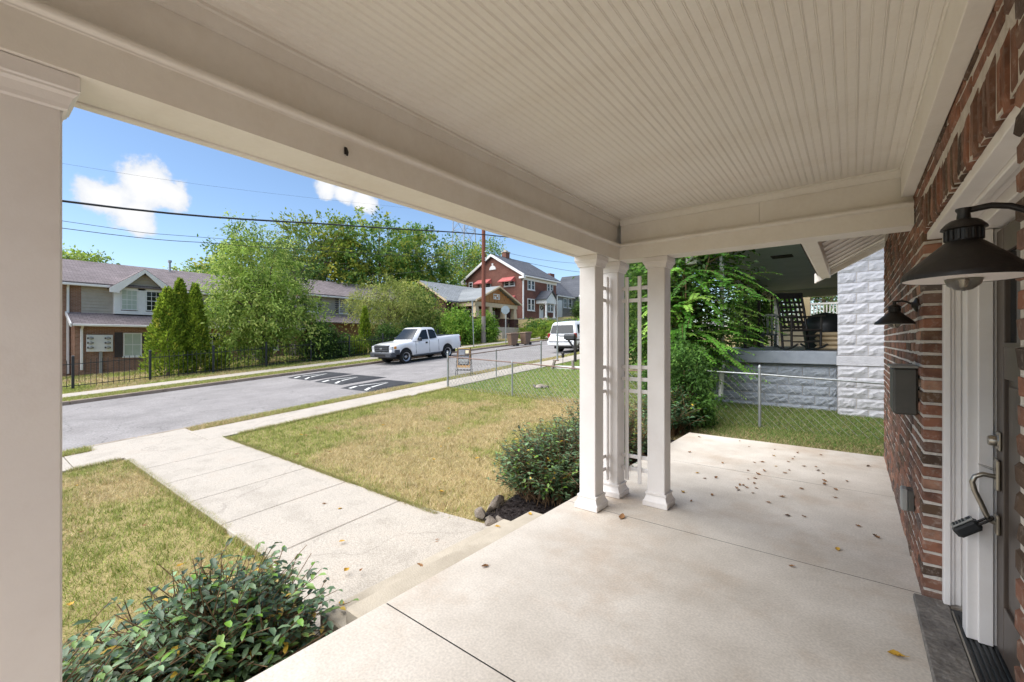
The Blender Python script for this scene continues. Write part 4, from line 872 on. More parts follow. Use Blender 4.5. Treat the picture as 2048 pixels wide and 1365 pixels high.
def foliage(parent, lobes, palette, leaf, mesh_name='crown', m='leaf', droop=.3, per=36, spread=.16, shell=.55, aspect=.5, seed=0, up=.5, cjit=.5, spray=0.):
    r = np.random.default_rng(seed); Ps = []; Cs = []; Ds = []
    for (cx, cy, cz, rx, ry, rz, n) in lobes:
        k = max(6, n // per); d = unit(r.normal(size=(k,3))); rad = (shell + (1-shell) * r.random((k,1))) * (.86 + .28 * r.random((k,1)))
        c = d * rad * np.array([rx,ry,rz]); ci = r.integers(0, len(palette), k); cb = 1 + cjit * (r.random(k) - .5)
        idx = np.repeat(np.arange(k), per); n_ = len(idx)
        sl = spray * (.6 + .8*r.random((k,1))); sdv = unit(d*np.array([1,1,.5]) + r.normal(size=(k,3))*.55); tt = r.random((n_,1))
        p = c[idx] + (r.normal(size=(n_,3)) * np.array([rx,ry,rz]) * spread * (.6 + .8*r.random((k,1)))[idx] if not spray else sdv[idx]*sl[idx]*tt + np.array([0,0,-droop])*sl[idx]*tt*tt + r.normal(size=(n_,3))*sl[idx]*.13)
        Ps.append(p + np.array([cx,cy,cz])); Ds.append(unit(p / np.array([rx,ry,rz]) ))
        alt = r.integers(0, len(palette), n_); w = (r.random(n_) < .3)[:,None]
        Cs.append(np.where(w, palette[alt], palette[ci[idx]]) * (cb[idx] * (1 + .3*(r.random(n_)-.5)))[:,None])
    P = np.concatenate(Ps); O = np.concatenate(Ds); C = np.concatenate(Cs); n = len(P)
    D = unit(O * .6 + r.normal(size=(n,3)) * .7 + np.array([0,0,-droop])); N = unit(r.normal(size=(n,3)) * .6 + np.array([0,0,up]) + O * .4)
    L = leaf * (.65 + .7 * r.random(n)); V, F, C = leaf_mesh(P, D, N, L, L * aspect, np.clip(C, 0, 1), True)
    return npmesh(mesh_name, V, F, m, C, parent), P

def tree(name, label, base, lobes, palette, leaf, trunk_r=.16, limbs=14, group=None, seed=0, cat='tree', stems=1, **k):
    rs = random.Random(seed); bx, by, bz = base
    t = thing(name, label, cat, base, 0, group)
    _, P = foliage(t, lobes, palette, leaf, seed=seed, **k)
    b = MB(); top = Vector((lobes[0][0], lobes[0][1], lobes[0][2] + lobes[0][5]*.5))
    for s in range(stems):
        off = Vector((rs.uniform(-.3,.3), rs.uniform(-.3,.3), 0)) * (stems > 1)
        p0 = Vector((bx,by,bz-.1)) + off; tp = top + off*3; pts = [p0.lerp(tp, i/6) + Vector((rs.uniform(-.1,.1), rs.uniform(-.1,.1), 0))*(i>0)*(tp-p0).length*.05 for i in range(7)]
        b.tube(pts, [trunk_r*(1-.85*i/6)*(1.25 if i == 0 else 1) for i in range(7)], 9)
        for i in range(limbs):
            q = Vector(P[rs.randrange(len(P))]); h = rs.uniform(.25,.85); a = p0.lerp(tp, h)
            if q.z < a.z - .3: q.z = a.z + rs.uniform(-.1,.6)
            mid = a.lerp(q, .5) + Vector((0,0,.12*(q-a).length)); b.tube([a, mid, q], [trunk_r*(1-.8*h)*.55, trunk_r*.22, trunk_r*.06], 5)
    b.build('trunk', 'bark', t, smooth=60); return t

# --- trees across the street
tree('elm_tree', 'big light green tree in front of the apartment block, behind the iron fence', (-28.5, 11.6, g(-28.5,11.6)),
     [(-28.5,11.5,4.2,2.6,2.6,2.4,8000),(-28.3,10.6,3.4,2.1,2.1,2.0,5000),(-28.6,12.5,3.6,2.1,2.1,2.1,4500),(-28.5,11.3,6.2,1.9,2.0,1.8,4500),(-28.8,10.6,7.6,1.0,.95,1.5,900),(-28.0,12.6,2.4,2.0,2.2,1.5,2800),(-28.0,10.0,2.6,1.5,1.5,1.1,2000),(-28.9,11.6,7.2,1.5,1.6,1.0,1300)], G_ELM, .19, .2, 30, seed=1, droop=.55, aspect=.42, spray=1.15, per=44)
tree('elm_tree', 'thin half-bare tree top rising behind the big light green tree', (-33, 15.4, g(-33,15)), [(-33,15.6,7.4,1.9,2.2,2.0,2600),(-33,15.6,9.0,.75,.85,1.5,420)], G_DARK, .17, .14, 22, seed=2)
tree('willow_tree', 'pale yellow green weeping tree between the apartment wing and the pickup', (-29.5, 21.4, g(-29.5,21.4)),
     [(-29.5,21.4,4.6,2.3,2.6,2.1,6000),(-29.2,22.6,3.4,2.2,2.4,2.0,4500),(-29.6,20.2,5.0,1.7,1.8,1.4,2500),(-29.4,23.6,4.6,1.7,1.9,2.0,3000)], G_WIL, .19, .16, 24, seed=3, droop=.9, aspect=.3, spray=1.2, per=44)
tree('broadleaf_tree', 'dark green tree beside the bungalow, right of the weeping tree', (-30, 25.6, g(-30,25.6)), [(-30,25.4,3.6,2.0,2.0,2.3,4500),(-29.6,26.4,2.6,1.7,1.8,1.5,2600),(-30.3,24.6,5.2,1.6,1.6,1.5,2000)], G_MIX, .2, .16, 16, seed=4)
BACK = [('tall leafy tree behind the apartment wing, tallest in the middle', (-43,30,12.2,4.6,5.0,4.0,8000), (-43,27,9,4.2,4.6,4.0,5000), 5), ('tall yellowing tree behind the upper wing, left of the tallest', (-44,23.5,10.8,3.8,4.0,3.6,6000), (-44,24.5,8.2,4,4,3.5,3500), 6),
        ('green tree behind the apartment roof, right of the big light green tree', (-46,17.6,8.6,3.6,3.6,3.0,5000), (-46,19.6,7.4,3.2,3.2,2.6,3000), 7), ('open crowned tree behind the bungalow roof, left of the lattice mast', (-43,36,11.6,4.2,4.2,4.2,6500), (-42,34,8.6,4,4,3.2,4500), 8)]
for lab, l1, l2, s in BACK: tree('broadleaf_tree', lab, (l1[0], l1[1], g(l1[0],l1[1])), [l1, l2, (l1[0]+.5,l1[1]+1.8,l1[2]-2.4,3.0,3.2,3.0,2600)], G_MIX if s != 6 else pal('8a9a3c','75893a','a5a542','5f7a33'), .34, .3, 26, 'trees behind the apartment block', seed=s, spray=1.5, per=30, droop=.25)
tree('broadleaf_tree', 'tree behind the bungalow ridge, just left of the brown pole', (-50,51,g(-50,51)), [(-50,51,13.6,4.0,3.8,4.4,4200),(-49,49.4,9.5,3.2,3.4,3.2,2600)], G_MIX, .38, .3, 18, seed=9)
tree('broadleaf_tree', 'tree behind the red brick house, just right of the brown pole', (-52,59.5,g(-52,59)), [(-52,58.5,16.4,3.8,3.6,3.4,3000),(-51,58,12,4.2,4.2,3.8,3000)], G_MIX, .4, .3, 16, seed=10)
tree('broadleaf_tree', 'distant tree over the left end of the apartment roof', (-66,8.2,0), [(-66,7.6,9.6,3.6,2.6,2.0,2500),(-66,5,8.6,3,2.6,2.0,1500)], G_ELM, .4, .3, 10, seed=11)
tree('broadleaf_tree', 'distant low tree over the apartment ridge, right of the vent pipe', (-62,18.6,0), [(-62,18.4,9.4,3,3.0,1.6,2200)], G_ELM, .38, .3, 8, seed=12)
# --- conifers and shrubs along the iron fence
def cone(name, label, x, y, h, r, palette, n, seed, group):
    rg = np.random.default_rng(seed); z0 = g(x,y)-.05; t = thing(name, label, 'conifer', (x,y,z0), 0, group)
    v = rg.random(n)**.72; ph = rg.random(n)*2*math.pi; prof = r*np.clip(np.minimum((1-v)**.62*1.05, .75+v*2.2), .03, 1)
    lump = 1 + .17*np.sin(ph*5+v*17+seed) + .10*np.sin(ph*9-v*31); rad = prof*lump*(.72+.34*rg.random(n)**.5)
    P = np.stack([x+rad*np.cos(ph), y+rad*np.sin(ph), z0+.04+v*h*(1+.02*rg.normal(size=n))], 1)
    O = np.stack([np.cos(ph), np.sin(ph), np.zeros(n)], 1); D = unit(O*.7+np.array([0,0,.8])+rg.normal(size=(n,3))*.35); N = unit(O+rg.normal(size=(n,3))*.5)
    ck = np.clip((vnoise(ph*2.6+seed, v*11, seed)*.75+rg.random(n)*.25)*len(palette), 0, len(palette)-1).astype(int); C = palette[ck]*(1+.8*(rg.random(n)-.5))[:,None]
    L = .15*(.7+.6*rg.random(n)); V, F, C = leaf_mesh(P, D, N, L, L*.5, np.clip(C,0,1)); npmesh('crown', V, F, 'leaf', C, t)
    part('trunk', 'bark', t, lambda b: b.tube([(x,y,z0),(x,y,z0+h*.85)], [.09,.02], 7)); return t
AG = 'columnar evergreens behind the iron fence'
cone('arborvitae', 'leftmost and widest of the three clustered arborvitaes', -27.6, 6.62, 4.35, .95, G_ARB, 9000, 21, AG)
cone('arborvitae', 'tallest, middle one of the three clustered arborvitaes', -27.9, 7.2, 4.85, .72, G_ARB, 7000, 22, AG)
cone('arborvitae', 'rightmost of the three clustered arborvitaes', -27.5, 7.75, 4.55, .66, G_ARB, 7000, 23, AG)
cone('arborvitae', 'slim single arborvitae in front of the upper apartment wing', -27.4, 17.9, 3.3, .42, G_ARB, 3000, 24, AG)
def shrub(name, label, x, y, rx, ry, rz, palette, n, leaf, seed, group=None, zc=None, **k):
    z = g(x,y); t = thing(name, label, 'shrub', (x,y,z), 0, group); zc = z+rz*.75 if zc is None else zc
    foliage(t, [(x,y,zc,rx,ry,rz,n),(x+rx*.2,y-ry*.2,zc-rz*.3,rx*.9,ry*.9,rz*.7,n//2)], palette, leaf, 'leaves', seed=seed, **k)
    rs = random.Random(seed); part('stems', 'twig', t, lambda b: [b.tube([(x+rs.uniform(-.15,.15)*rx,y+rs.uniform(-.15,.15)*ry,z-.05),(x+rs.uniform(-.6,.6)*rx,y+rs.uniform(-.6,.6)*ry,zc+rs.uniform(0,.6)*rz)], [.03,.01], 5) for i in range(9)]); return t
shrub('round_shrub', 'small round green shrub at the right foot of the arborvitaes', -27.2, 8.6, .6, .65, 1.0, G_ARB, 2200, .12, 31)
shrub('climbing_shrub', 'tall vine-covered shrub on the iron fence, right of the big tree', -26.8, 14.4, .8, 1.15, 1.35, G_DARK, 3800, .16, 32)
shrub('climbing_shrub', 'lower vine-covered shrub on the iron fence beside the tall one', -26.8, 15.6, .7, .8, .9, G_DARK, 2200, .16, 33)
shrub('yellow_shrub', 'yellow green feathery shrub left of the slim arborvitae', -27.0, 16.8, .7, .9, .8, G_ARB, 2600, .13, 34)
shrub('hedge_shrub', 'dark shrub behind the iron fence, behind the pickup bonnet', -27.0, 19.4, .8, 1.3, 1.1, G_DARK, 3000, .16, 35)
shrub('hedge_shrub', 'dark shrub behind the iron fence, behind the pickup cab', -27.0, 22.0, .9, 1.4, 1.3, G_DARK, 3000, .16, 36)
shrub('hedge_shrub', 'dark shrub behind the iron fence, behind the pickup bed', -26.9, 24.2, .8, 1.0, 1.0, G_DARK, 2400, .16, 46)
shrub('leafy_bush', 'large lime green bush left of the brown utility pole', -26.0, 25.9, 1.3, 1.5, 1.75, G_LIME, 6000, .2, 37)
shrub('leafy_bush', 'lime green bush right of the brown utility pole', -25.6, 28.9, 1.0, 1.2, 1.5, G_LIME, 4200, .2, 38)
shrub('box_shrub', 'clipped round box shrub behind the bins', -24.6, 33.8, .9, .9, .62, G_BOX, 3000, .11, 39, shell=.9, spread=.06)
shrub('box_shrub', 'clipped round box shrub left of the white car', -21.9, 33.6, 1.15, 1.15, .78, G_BOX, 4000, .11, 40, shell=.9, spread=.06)
shrub('bank_shrub', 'long leafy bank planting below the red brick house', -27.6, 42.5, 1.8, 4.2, .85, G_MIX, 6000, .25, 41)
shrub('bank_shrub', 'leafy bank planting below the red house portico', -27.0, 47.5, 1.8, 3.6, .85, G_MIX, 4500, .25, 42)
shrub('flowering_hedge', 'yellow green hedge above the white car', -26.5, 53.5, 2.0, 4.5, 1.0, pal('8f9a45','a0a650','7d8a3e','b3a95e'), 4500, .22, 43)
shrub('round_shrub', 'dark round shrub before the grey stone house', -30.5, 55.2, 1.5, 1.7, 1.6, G_DARK, 3500, .22, 44)

# --- frond-leaved tree between the lots
def frond_tree():
    rg = np.random.default_rng(5); t = thing('sumac_tree', 'bright green tree with arching fronds beside the neighbour\'s porch', 'tree', (-3.3, 10.6, g(-3.3,10.6)))
    Vs = []; Fs = []; Cs = []; n0 = 0; br = MB(); c0 = np.array([-3.3,10.6,.6])
    stems = []
    for i in range(9):
        a = rg.uniform(0, 2*math.pi); top = c0 + np.array([math.cos(a)*rg.uniform(.2,1.2), math.sin(a)*rg.uniform(.2,.8), rg.uniform(1.6,4.4)]); stems.append(top)
        br.tube([(c0[0]+.1*math.cos(a), c0[1]+.1*math.sin(a), .05), tuple((c0+top)/2 + rg.normal(size=3)*.08), tuple(top)], [.045,.03,.012], 6)
    for i in range(358):
        s = stems[rg.integers(0, 9)]; h = rg.uniform(.18, 1.0); p = c0*(1-h) + s*h; p[2] = max(p[2], .45)
        a = rg.uniform(0, 2*math.pi); L = rg.uniform(.7, 1.5); el = rg.uniform(-.1,.8)
        if i < 70: a = rg.uniform(-1.6,.4); L = rg.uniform(1.2,1.9)
        if i > 250: p = p + np.array([rg.uniform(-.2,.9), rg.uniform(.2,.9), 0])
        if i > 330: p = np.array([rg.uniform(-3.2,-2.3), rg.uniform(10.3,11.2), rg.uniform(1.5,3.5)]); a = rg.uniform(-.9,.35); L = rg.uniform(.9,1.6); el = rg.uniform(.1,.7)
        d = np.array([math.cos(a)*math.cos(el), math.sin(a)*math.cos(el), math.sin(el)]); k = 30; tt = np.linspace(.12, 1, k)
        pts = p + d*L*tt[:,None] + np.array([0,0,-.42*L])*(tt**2)[:,None]
        tan = unit(d + np.array([0,0,-.84])*tt[:,None]); sd = unit(np.cross(tan, [0,0,1.])); nn = np.cross(sd, tan)
        br.tube([tuple(p), tuple(pts[10]), tuple(pts[20]), tuple(pts[-1])], [.008,.006,.004,.002], 4, False)
        base = G_TREE[rg.integers(0, len(G_TREE))]*rg.uniform(.75,1.25)
        for sg in (1,-1):
            D = unit(sd*sg + tan*.55 + np.array([0,0,-.25]) + rg.normal(size=(k,3))*.15); Ls = .105*(1-.35*np.abs(tt-.5))*rg.uniform(.85,1.15,k)
            C = base*(1+.35*(rg.random(k)-.5))[:,None]; V, F, C = leaf_mesh(pts, D, nn + rg.normal(size=(k,3))*.25, Ls, Ls*.46, np.clip(C,0,1), True); Vs.append(V); Fs.append(F+n0); Cs.append(C); n0 += len(V)
    npmesh('crown', np.concatenate(Vs), np.concatenate(Fs), 'leaf', np.concatenate(Cs), t); br.build('trunk', 'twig', t)
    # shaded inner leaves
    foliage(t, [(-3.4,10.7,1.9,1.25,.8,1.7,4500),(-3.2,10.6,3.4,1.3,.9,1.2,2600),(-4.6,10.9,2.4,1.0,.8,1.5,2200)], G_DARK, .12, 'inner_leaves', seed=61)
frond_tree()
shrub('climbing_vine', 'dark vine climbing the posts of the shaded porch', -3.0, 18.5, .5, 2.6, 1.3, G_DARK, 3500, .13, 62, zc=2.4)
tree('broadleaf_tree', 'leafy tree beyond the shaded porch at the far end', (-3.6,23.5,g(-3,23)), [(-3.4,23.2,3.6,1.5,1.5,1.7,2600)], G_TREE, .2, .12, 10, seed=63)
tree('broadleaf_tree', 'tree seen between the trellis columns up the street', (-7.6,19.5,g(-7,19)), [(-7.3,19.6,3.3,1.5,1.6,2.2,3200),(-6.6,19,1.8,1.2,1.2,1.0,1500)], G_TREE, .17, .12, 10, seed=64)
tree('broadleaf_tree', 'big tree behind the trellis columns, left of the frond tree', (-6.0,13.5,g(-6,13)), [(-5.4,13.2,3.2,1.3,1.3,2.0,3200),(-4.8,12.6,4.4,1.5,1.3,1.3,2600)], G_TREE, .16, .12, 10, seed=65)

# --- leathery bushes beside the porch
def leathery(label, cx, cy, rx, ry, h, nst, seed, leaf=.068, palette=G_BUSH, name='laurel_bush', zb=None, inner=0):
    rg = np.random.default_rng(seed); z0 = g(cx,cy)-.02 if zb is None else zb; t = thing(name, label, 'bush', (cx,cy,z0))
    Ps, Ds, Ns, Ls, Cs = [], [], [], [], []; br = MB()
    for i in range(nst):
        a = rg.uniform(0, 2*math.pi); q = math.sqrt(rg.random()); ex, ey = cx+rx*q*math.cos(a), cy+ry*q*math.sin(a)
        hz = h*math.sqrt(max(.06, 1-.75*q*q))*rg.uniform(.55,1.08); b0 = np.array([cx+rx*.55*q*math.cos(a)+rg.normal()*.06, cy+ry*.55*q*math.sin(a)+rg.normal()*.06, z0])
        e = np.array([ex+rg.normal()*.05, ey+rg.normal()*.05, z0+hz]); mid = b0*.45+e*.55 + np.array([(b0[0]-e[0])*.25, (b0[1]-e[1])*.25, hz*.12]) + rg.normal(size=3)*.05; e = e + np.array([rg.normal()*.08, rg.normal()*.08, -abs(rg.normal())*.03])
        br.tube([tuple(b0), tuple(mid), tuple(e)], [.006,.0045,.0025], 4, False)
        if rg.random() < .12: continue                                             # a bare twig
        k = rg.integers(11, 19); base = palette[rg.integers(0, len(palette))]*rg.uniform(.8,1.3)
        for j in range(k):
            tt = 1 - .72*(j/k)**.9; p = (1-tt)**2*b0 + 2*tt*(1-tt)*mid + tt*tt*e; ph = j*2.4 + rg.uniform(-.3,.3); tilt = .55*(1-j/k) - .22
            Ps.append(p); Ds.append([math.cos(ph), math.sin(ph), tilt+rg.normal()*.2]); Ns.append([-math.cos(ph)*tilt*.6+rg.normal()*.2, -math.sin(ph)*tilt*.6+rg.normal()*.2, 1])
            Ls.append(leaf*rg.uniform(.6,1.25)); c = base*rg.uniform(.8,1.25)
            if rg.random() < .015: c = np.array(lin('c2a23a'))
            elif rg.random() < .05: c = np.array(lin('6f9a35'))
            Cs.append(c)
    L = np.array(Ls); V, F, C = leaf_mesh(np.array(Ps), np.array(Ds), np.array(Ns), L, L*.44, np.clip(np.array(Cs),0,1), False)
    npmesh('leaves', V, F, 'leaf_glossy', C, t, smooth=True); br.build('stems', 'twig', t); return t
leathery('low leathery bush at the lower left beside the porch edge', -2.80, -.30, .72, 1.30, .92, 1150, 71, .074, zb=-.68)
leathery('low leathery bush at the foot of the path, left of the steps', -3.0, .95, .62, .62, .86, 520, 72, .072, zb=-.63)
leathery('leathery bush beside the porch left of the three columns', -2.98, 4.78, .85, .88, .95, 800, 73, .068, zb=-.40)
leathery('leathery bush behind the three columns', -3.0, 6.25, .8, .9, 1.05, 420, 74, .066, zb=-.28)
leathery('big dark leathery bush at the far corner of the porch', -2.70, 8.05, .52, .6, .85, 320, 75, .085, pal('3a5638','466444','537452','304a30','628560'), zb=-.12)
shrub('holly_bush', 'tall dense green bush behind the far porch corner', -2.72, 8.75, .64, .56, .86, pal('466730','547837','628a40','3a5729','729648'), 8500, .07, 76, zc=.66, shell=.7, spread=.1)

# --- mulch beds, border stones
def rock(label, x, y, z, r, seed, sc=(1,1,.75), rz=0):
    rs = random.Random(seed); import bmesh
    bm = bmesh.new(); bmesh.ops.create_icosphere(bm, subdivisions=3, radius=1)
    ax = [Vector((rs.uniform(-1,1), rs.uniform(-1,1), rs.uniform(-1,1))).normalized() for _ in range(16)]; cut = [rs.uniform(.42,.78) for _ in ax]
    for v in bm.verts:
        for a, c in zip(ax, cut):
            d = v.co.dot(a)
            if d > c: v.co -= a*(d-c)*.92
        v.co *= 1+rs.uniform(-.02,.02)
    me = bpy.data.meshes.new('border_stone'); bm.to_mesh(me); bm.free(); me.materials.append(MATS['stone'])
    me.polygons.foreach_set('use_smooth', [True]*len(me.polygons)); me.set_sharp_from_angle(angle=R(28))
    o = bpy.data.objects.new('border_stone', me); COL.objects.link(o); o.location = (x,y,z); o.scale = (r*sc[0], r*sc[1], r*sc[2]); o.rotation_euler = (0,0,rz)
    tag(o, label, 'stone', 'stones edging the mulch bed')
rock('long grey stone slab edging the mulch bed', -3.35, 3.98, -.40, .2, 1, (.40,1.15,.55), R(14))
rock('pale upright border stone at the path corner', -3.33, 3.66, -.40, .095, 2, (.9,.9,1.1))
rock('small brown border stone in front of the others', -3.12, 3.60, -.43, .085, 3)
rock('rounded border stone nearest the steps', -3.02, 3.66, -.42, .085, 4, (1.1,.8,.9))
rock('small flat border stone between the larger ones', -3.20, 3.68, -.43, .075, 5, (1,1,.6))
def mulch(x0, x1, y0, y1, dz, n, seed, lab):
    rg = np.random.default_rng(seed); x = rg.uniform(x0,x1,n); y = rg.uniform(y0,y1,n); z = -.517+SL*(y-2.64)+dz+.02*rg.random(n)
    D = unit(np.stack([rg.normal(size=n), rg.normal(size=n), rg.normal(size=n)*.35], 1)); N = unit(rg.normal(size=(n,3))*.4+[0,0,1]); L = .05*rg.uniform(.4,1.4,n)
    C = np.array(lin('2e2726'))*rg.uniform(.5,1.7,n)[:,None]; V, F, C = leaf_mesh(np.stack([x,y,z],1), D, N, L, L*.28, C, True, .3); o = npmesh('mulch', V, F, 'grass', C); tag(o, lab, 'mulch', kind='stuff')
    s = part('mulch_bed', 'mulch', None, lambda b: b.add([(x0,y0,g(0,y0)+dz),(x1,y0,g(0,y0)+dz),(x1,y1,g(0,y1)+dz),(x0,y1,g(0,y1)+dz)], [(0,1,2,3)])); tag(s, lab, kind='structure')
mulch(-3.35, -2.2, 3.63, 7.6, .004, 9000, 3, 'dark mulch bed along the porch right of the steps')
mulch(-3.3, -2.2, -3.2, 1.55, -.02, 9000, 4, 'dark mulch bed along the porch left of the steps')

# --- grass
TAN = np.array([lin('cdbb92'), lin('c2ad80'), lin('d8c7a0'), lin('b5a474')]); GRN = np.array([lin('93a052'), lin('a3ad5c'), lin('84934a'), lin('b3b86a')]); LUSH = np.array([lin('76984c'), lin('86a655'), lin('97b462'), lin('688843')])
def grass(label, x0, x1, y0, y1, n, h, w, mixf, seed, holes=(), dz=-.03, noz=None, bright=1.):
    rg = np.random.default_rng(seed); x = rg.uniform(x0,x1,n); y = rg.uniform(y0,y1,n); keep = np.ones(n, bool)
    jx = .05*(fbm(x*6, y*6, 31)-.5) + .03*rg.normal(size=n)
    for a, b, c, d in holes: keep &= ~((x > a+jx) & (x < b-jx) & (y > c+np.abs(jx)*1.2) & (y < d-np.abs(jx)*1.2))
    x, y = x[keep], y[keep]; n = len(x); z = -.517+SL*(y-2.64)+dz; mx = mixf(x, y); pick = rg.random(n)
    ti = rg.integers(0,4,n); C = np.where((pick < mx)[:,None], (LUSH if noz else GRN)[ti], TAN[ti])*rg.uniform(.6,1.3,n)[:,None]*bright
    a = rg.random(n)*2*math.pi; lean = rg.normal(size=(n,2))*.75; hh = h*rg.uniform(.5,1.2,n); ww = w*rg.uniform(.7,1.3,n)
    P = np.stack([x,y,z],1); S = np.stack([np.cos(a)*ww, np.sin(a)*ww, np.zeros(n)],1); T = P + np.stack([lean[:,0]*hh, lean[:,1]*hh, hh],1)
    V = np.stack([P-S*.5, P+S*.5, T],1).reshape(-1,3); F = np.arange(3*n).reshape(-1,3); o = npmesh('lawn_grass', V, F, 'grass', np.repeat(C,3,0)); tag(o, label, 'grass', kind='stuff'); return o
patchy = lambda x, y: np.clip((fbm(x*.7+3, y*.7, 2)-.45)*3.6 + .34 + .25*(fbm(x*4, y*4, 9)-.5), .04, .95)
HW = [(-10.5,-2.2,1.85,3.42),(-3.3,-2.0,-5,9),(-4.0,-2.9,1.72,3.5)]
grass('patchy tan and green front lawn', -10.42, -2.4, -4.5, 10.1, 300000, .052, .0065, patchy, 1, HW)
grass('green lawn next door behind the chain-link fence', -10.4, -2.2, 10.1, 19, 110000, .06, .010, lambda x, y: np.full(len(x), .92), 2, noz=True)
grass('green grass strip between the two houses, darkened for shade', -2.6, 1.2, 7.75, 11.2, 70000, .05, .008, lambda x, y: np.clip((y-7.7)*.7*(.6+.8*fbm(x*2,y*2,8)), .08, .85), 3, noz=True, bright=.72)  # blade colours dimmed so the strip looks shaded
grass('dry grass verge between pavement and road', -12.2, -11.68, -6, 30, 60000, .075, .011, lambda x, y: .45+.3*np.sin(y*1.3), 4, [(-12.5,-11.6,1.6,3.3)], dz=-.01)
grass('green grass verge across the street', -23.0, -21.65, -5, 32, 60000, .07, .02, lambda x, y: np.full(len(x), .8), 5)
grass('grass along the foot of the iron fence', -27.5, -24.4, -5, 32, 60000, .09, .025, lambda x, y: patchy(x, y)+.2, 6)
grass('lawn in front of the apartment block', -34.5, -27.5, 0, 26, 40000, .09, .04, lambda x, y: patchy(x, y), 7)

clump = lambda x, y: np.clip((fbm(x*.7+3, y*.7, 2)-.45)*4 + .6, .1, .98)
def tufts(label, x0, x1, y0, y1, n, seed):                   # taller weeds and clumps standing in the lawn
    rg = np.random.default_rng(seed); x = rg.uniform(x0,x1,n); y = rg.uniform(y0,y1,n); k = 14; x = np.repeat(x,k)+rg.normal(size=n*k)*.035; y = np.repeat(y,k)+rg.normal(size=n*k)*.035
    keep = ~((y > 1.9) & (y < 3.4)) & ~((x > -3.3) & (y < 9)); x, y = x[keep], y[keep]; m_ = len(x); h = rg.uniform(.04,.095,m_); a = rg.random(m_)*6.283; w = rg.uniform(.005,.011,m_)
    P = np.stack([x,y,-.517+SL*(y-2.64)-.03],1); S = np.stack([np.cos(a)*w,np.sin(a)*w,0*w],1); T = P+np.stack([rg.normal(size=m_)*.035,rg.normal(size=m_)*.035,h],1)
    C = np.where((rg.random(m_) < clump(x,y))[:,None], GRN[rg.integers(0,4,m_)]*.85, TAN[rg.integers(0,4,m_)])*rg.uniform(.65,1.2,m_)[:,None]
    o = npmesh('lawn_weeds', np.stack([P-S*.5,P+S*.5,T],1).reshape(-1,3), np.arange(3*m_).reshape(-1,3), 'grass', np.repeat(C,3,0)); tag(o, label, 'grass', kind='stuff')
tufts('taller tufts and weeds standing in the front lawn', -10.4, -3.3, -4, 10, 3600, 77)

def edging(label, lines, seed):                               # grass creeping over the edges of the concrete
    rg = np.random.default_rng(seed); Ps, Ts, Ss, Cs = [], [], [], []
    for (xa, ya, xb, yb, nx, ny, n) in lines:
        t = rg.random(n); keep = vnoise(t*math.hypot(xb-xa, yb-ya)*2.2, t*0+seed, 5) > .34; t = t[keep]; m_ = len(t)
        x = xa+(xb-xa)*t; y = ya+(yb-ya)*t; d = rg.normal(size=m_)*.02; x = x-nx*np.abs(d); y = y-ny*np.abs(d); L = rg.uniform(.03,.1,m_)
        P = np.stack([x,y,-.517+SL*(y-2.64)-.03],1); T = P+np.stack([nx*L*rg.uniform(.2,1.1,m_)+rg.normal(size=m_)*.02, ny*L*rg.uniform(.2,1.1,m_)+rg.normal(size=m_)*.02, .045+L*.45],1)
        a = rg.random(m_)*6.283; w = rg.uniform(.004,.008,m_); Ps.append(P); Ts.append(T); Ss.append(np.stack([np.cos(a)*w,np.sin(a)*w,0*w],1)); Cs.append(np.where((rg.random(m_) < .5)[:,None], GRN[rg.integers(0,4,m_)], TAN[rg.integers(0,4,m_)])*rg.uniform(.6,1.2,m_)[:,None])
    P, T, S, C = map(np.concatenate, (Ps, Ts, Ss, Cs)); n = len(P); o = npmesh('edge_grass', np.stack([P-S*.5,P+S*.5,T],1).reshape(-1,3), np.arange(3*n).reshape(-1,3), 'grass', np.repeat(C,3,0)); tag(o, label, 'grass', kind='stuff')
edging('ragged grass growing over the edges of path and pavement', [(-10.4,1.85,-3.4,1.85,0,1,9000),(-10.4,3.44,-3.4,3.44,0,-1,9000),(-10.43,-4,-10.43,1.8,-1,0,6000),(-10.43,3.5,-10.43,10,-1,0,8000),(-11.72,-4,-11.72,1.6,1,0,5000),(-11.72,3.3,-11.72,24,1,0,12000),(-12.2,3.4,-12.2,24,-1,0,12000)], 88)
tree('broadleaf_tree', 'leafy tree closing the view behind the far white porch railing', (-1.6,41,g(0,41)), [(-1.8,41,4.4,3.0,2.0,2.2,4000),(-1.4,42,7.2,3.2,2.2,2.2,3000)], G_DARK, .25, .2, 12, seed=90)
# ------------------------------------------------------------------ vehicles
mat('car_white', lin('e4e6ea'), lin('e9ebee'), 2, .25, coat=.6); mat('bumper_grey', lin('3d4046'), lin('46494f'), 8, .6); mat('rubber', lin('1c1b1b'), lin('262524'), 12, .9)
mat('alloy', lin('a9abb0'), lin('b5b7bc'), 6, .35, metal=.7); mat('amber', lin('d08a3e'), None, rough=.2); mat('red_lamp', lin('8a2326'), None, rough=.2); mat('seam', lin('3a3c40'), rough=.8); mat('headlamp', lin('b9bcc0'), None, rough=.1)
def loft(b, st, ks):
    """st: (x, zbottom, ztop, halfwidth); ks: list of (t, k) ring positions"""
    n = len(ks); rings = []
    for x, zb, zt, hw in st:
        rg_ = [(x, -hw*k, zb+(zt-zb)*t) for t, k in ks] + [(x, hw*k, zb+(zt-zb)*t) for t, k in reversed(ks)]; rings.append(rg_)
    m = 2*n; vs = [p for r_ in rings for p in r_]; fs = []
    for i in range(len(rings)-1):
        for k in range(m): fs.append((i*m+k, i*m+(k+1)%m, (i+1)*m+(k+1)%m, (i+1)*m+k))
    fs.append(tuple(range(m))[::-1]); fs.append(tuple((len(rings)-1)*m+k for k in range(m))); return b.add(vs, fs)
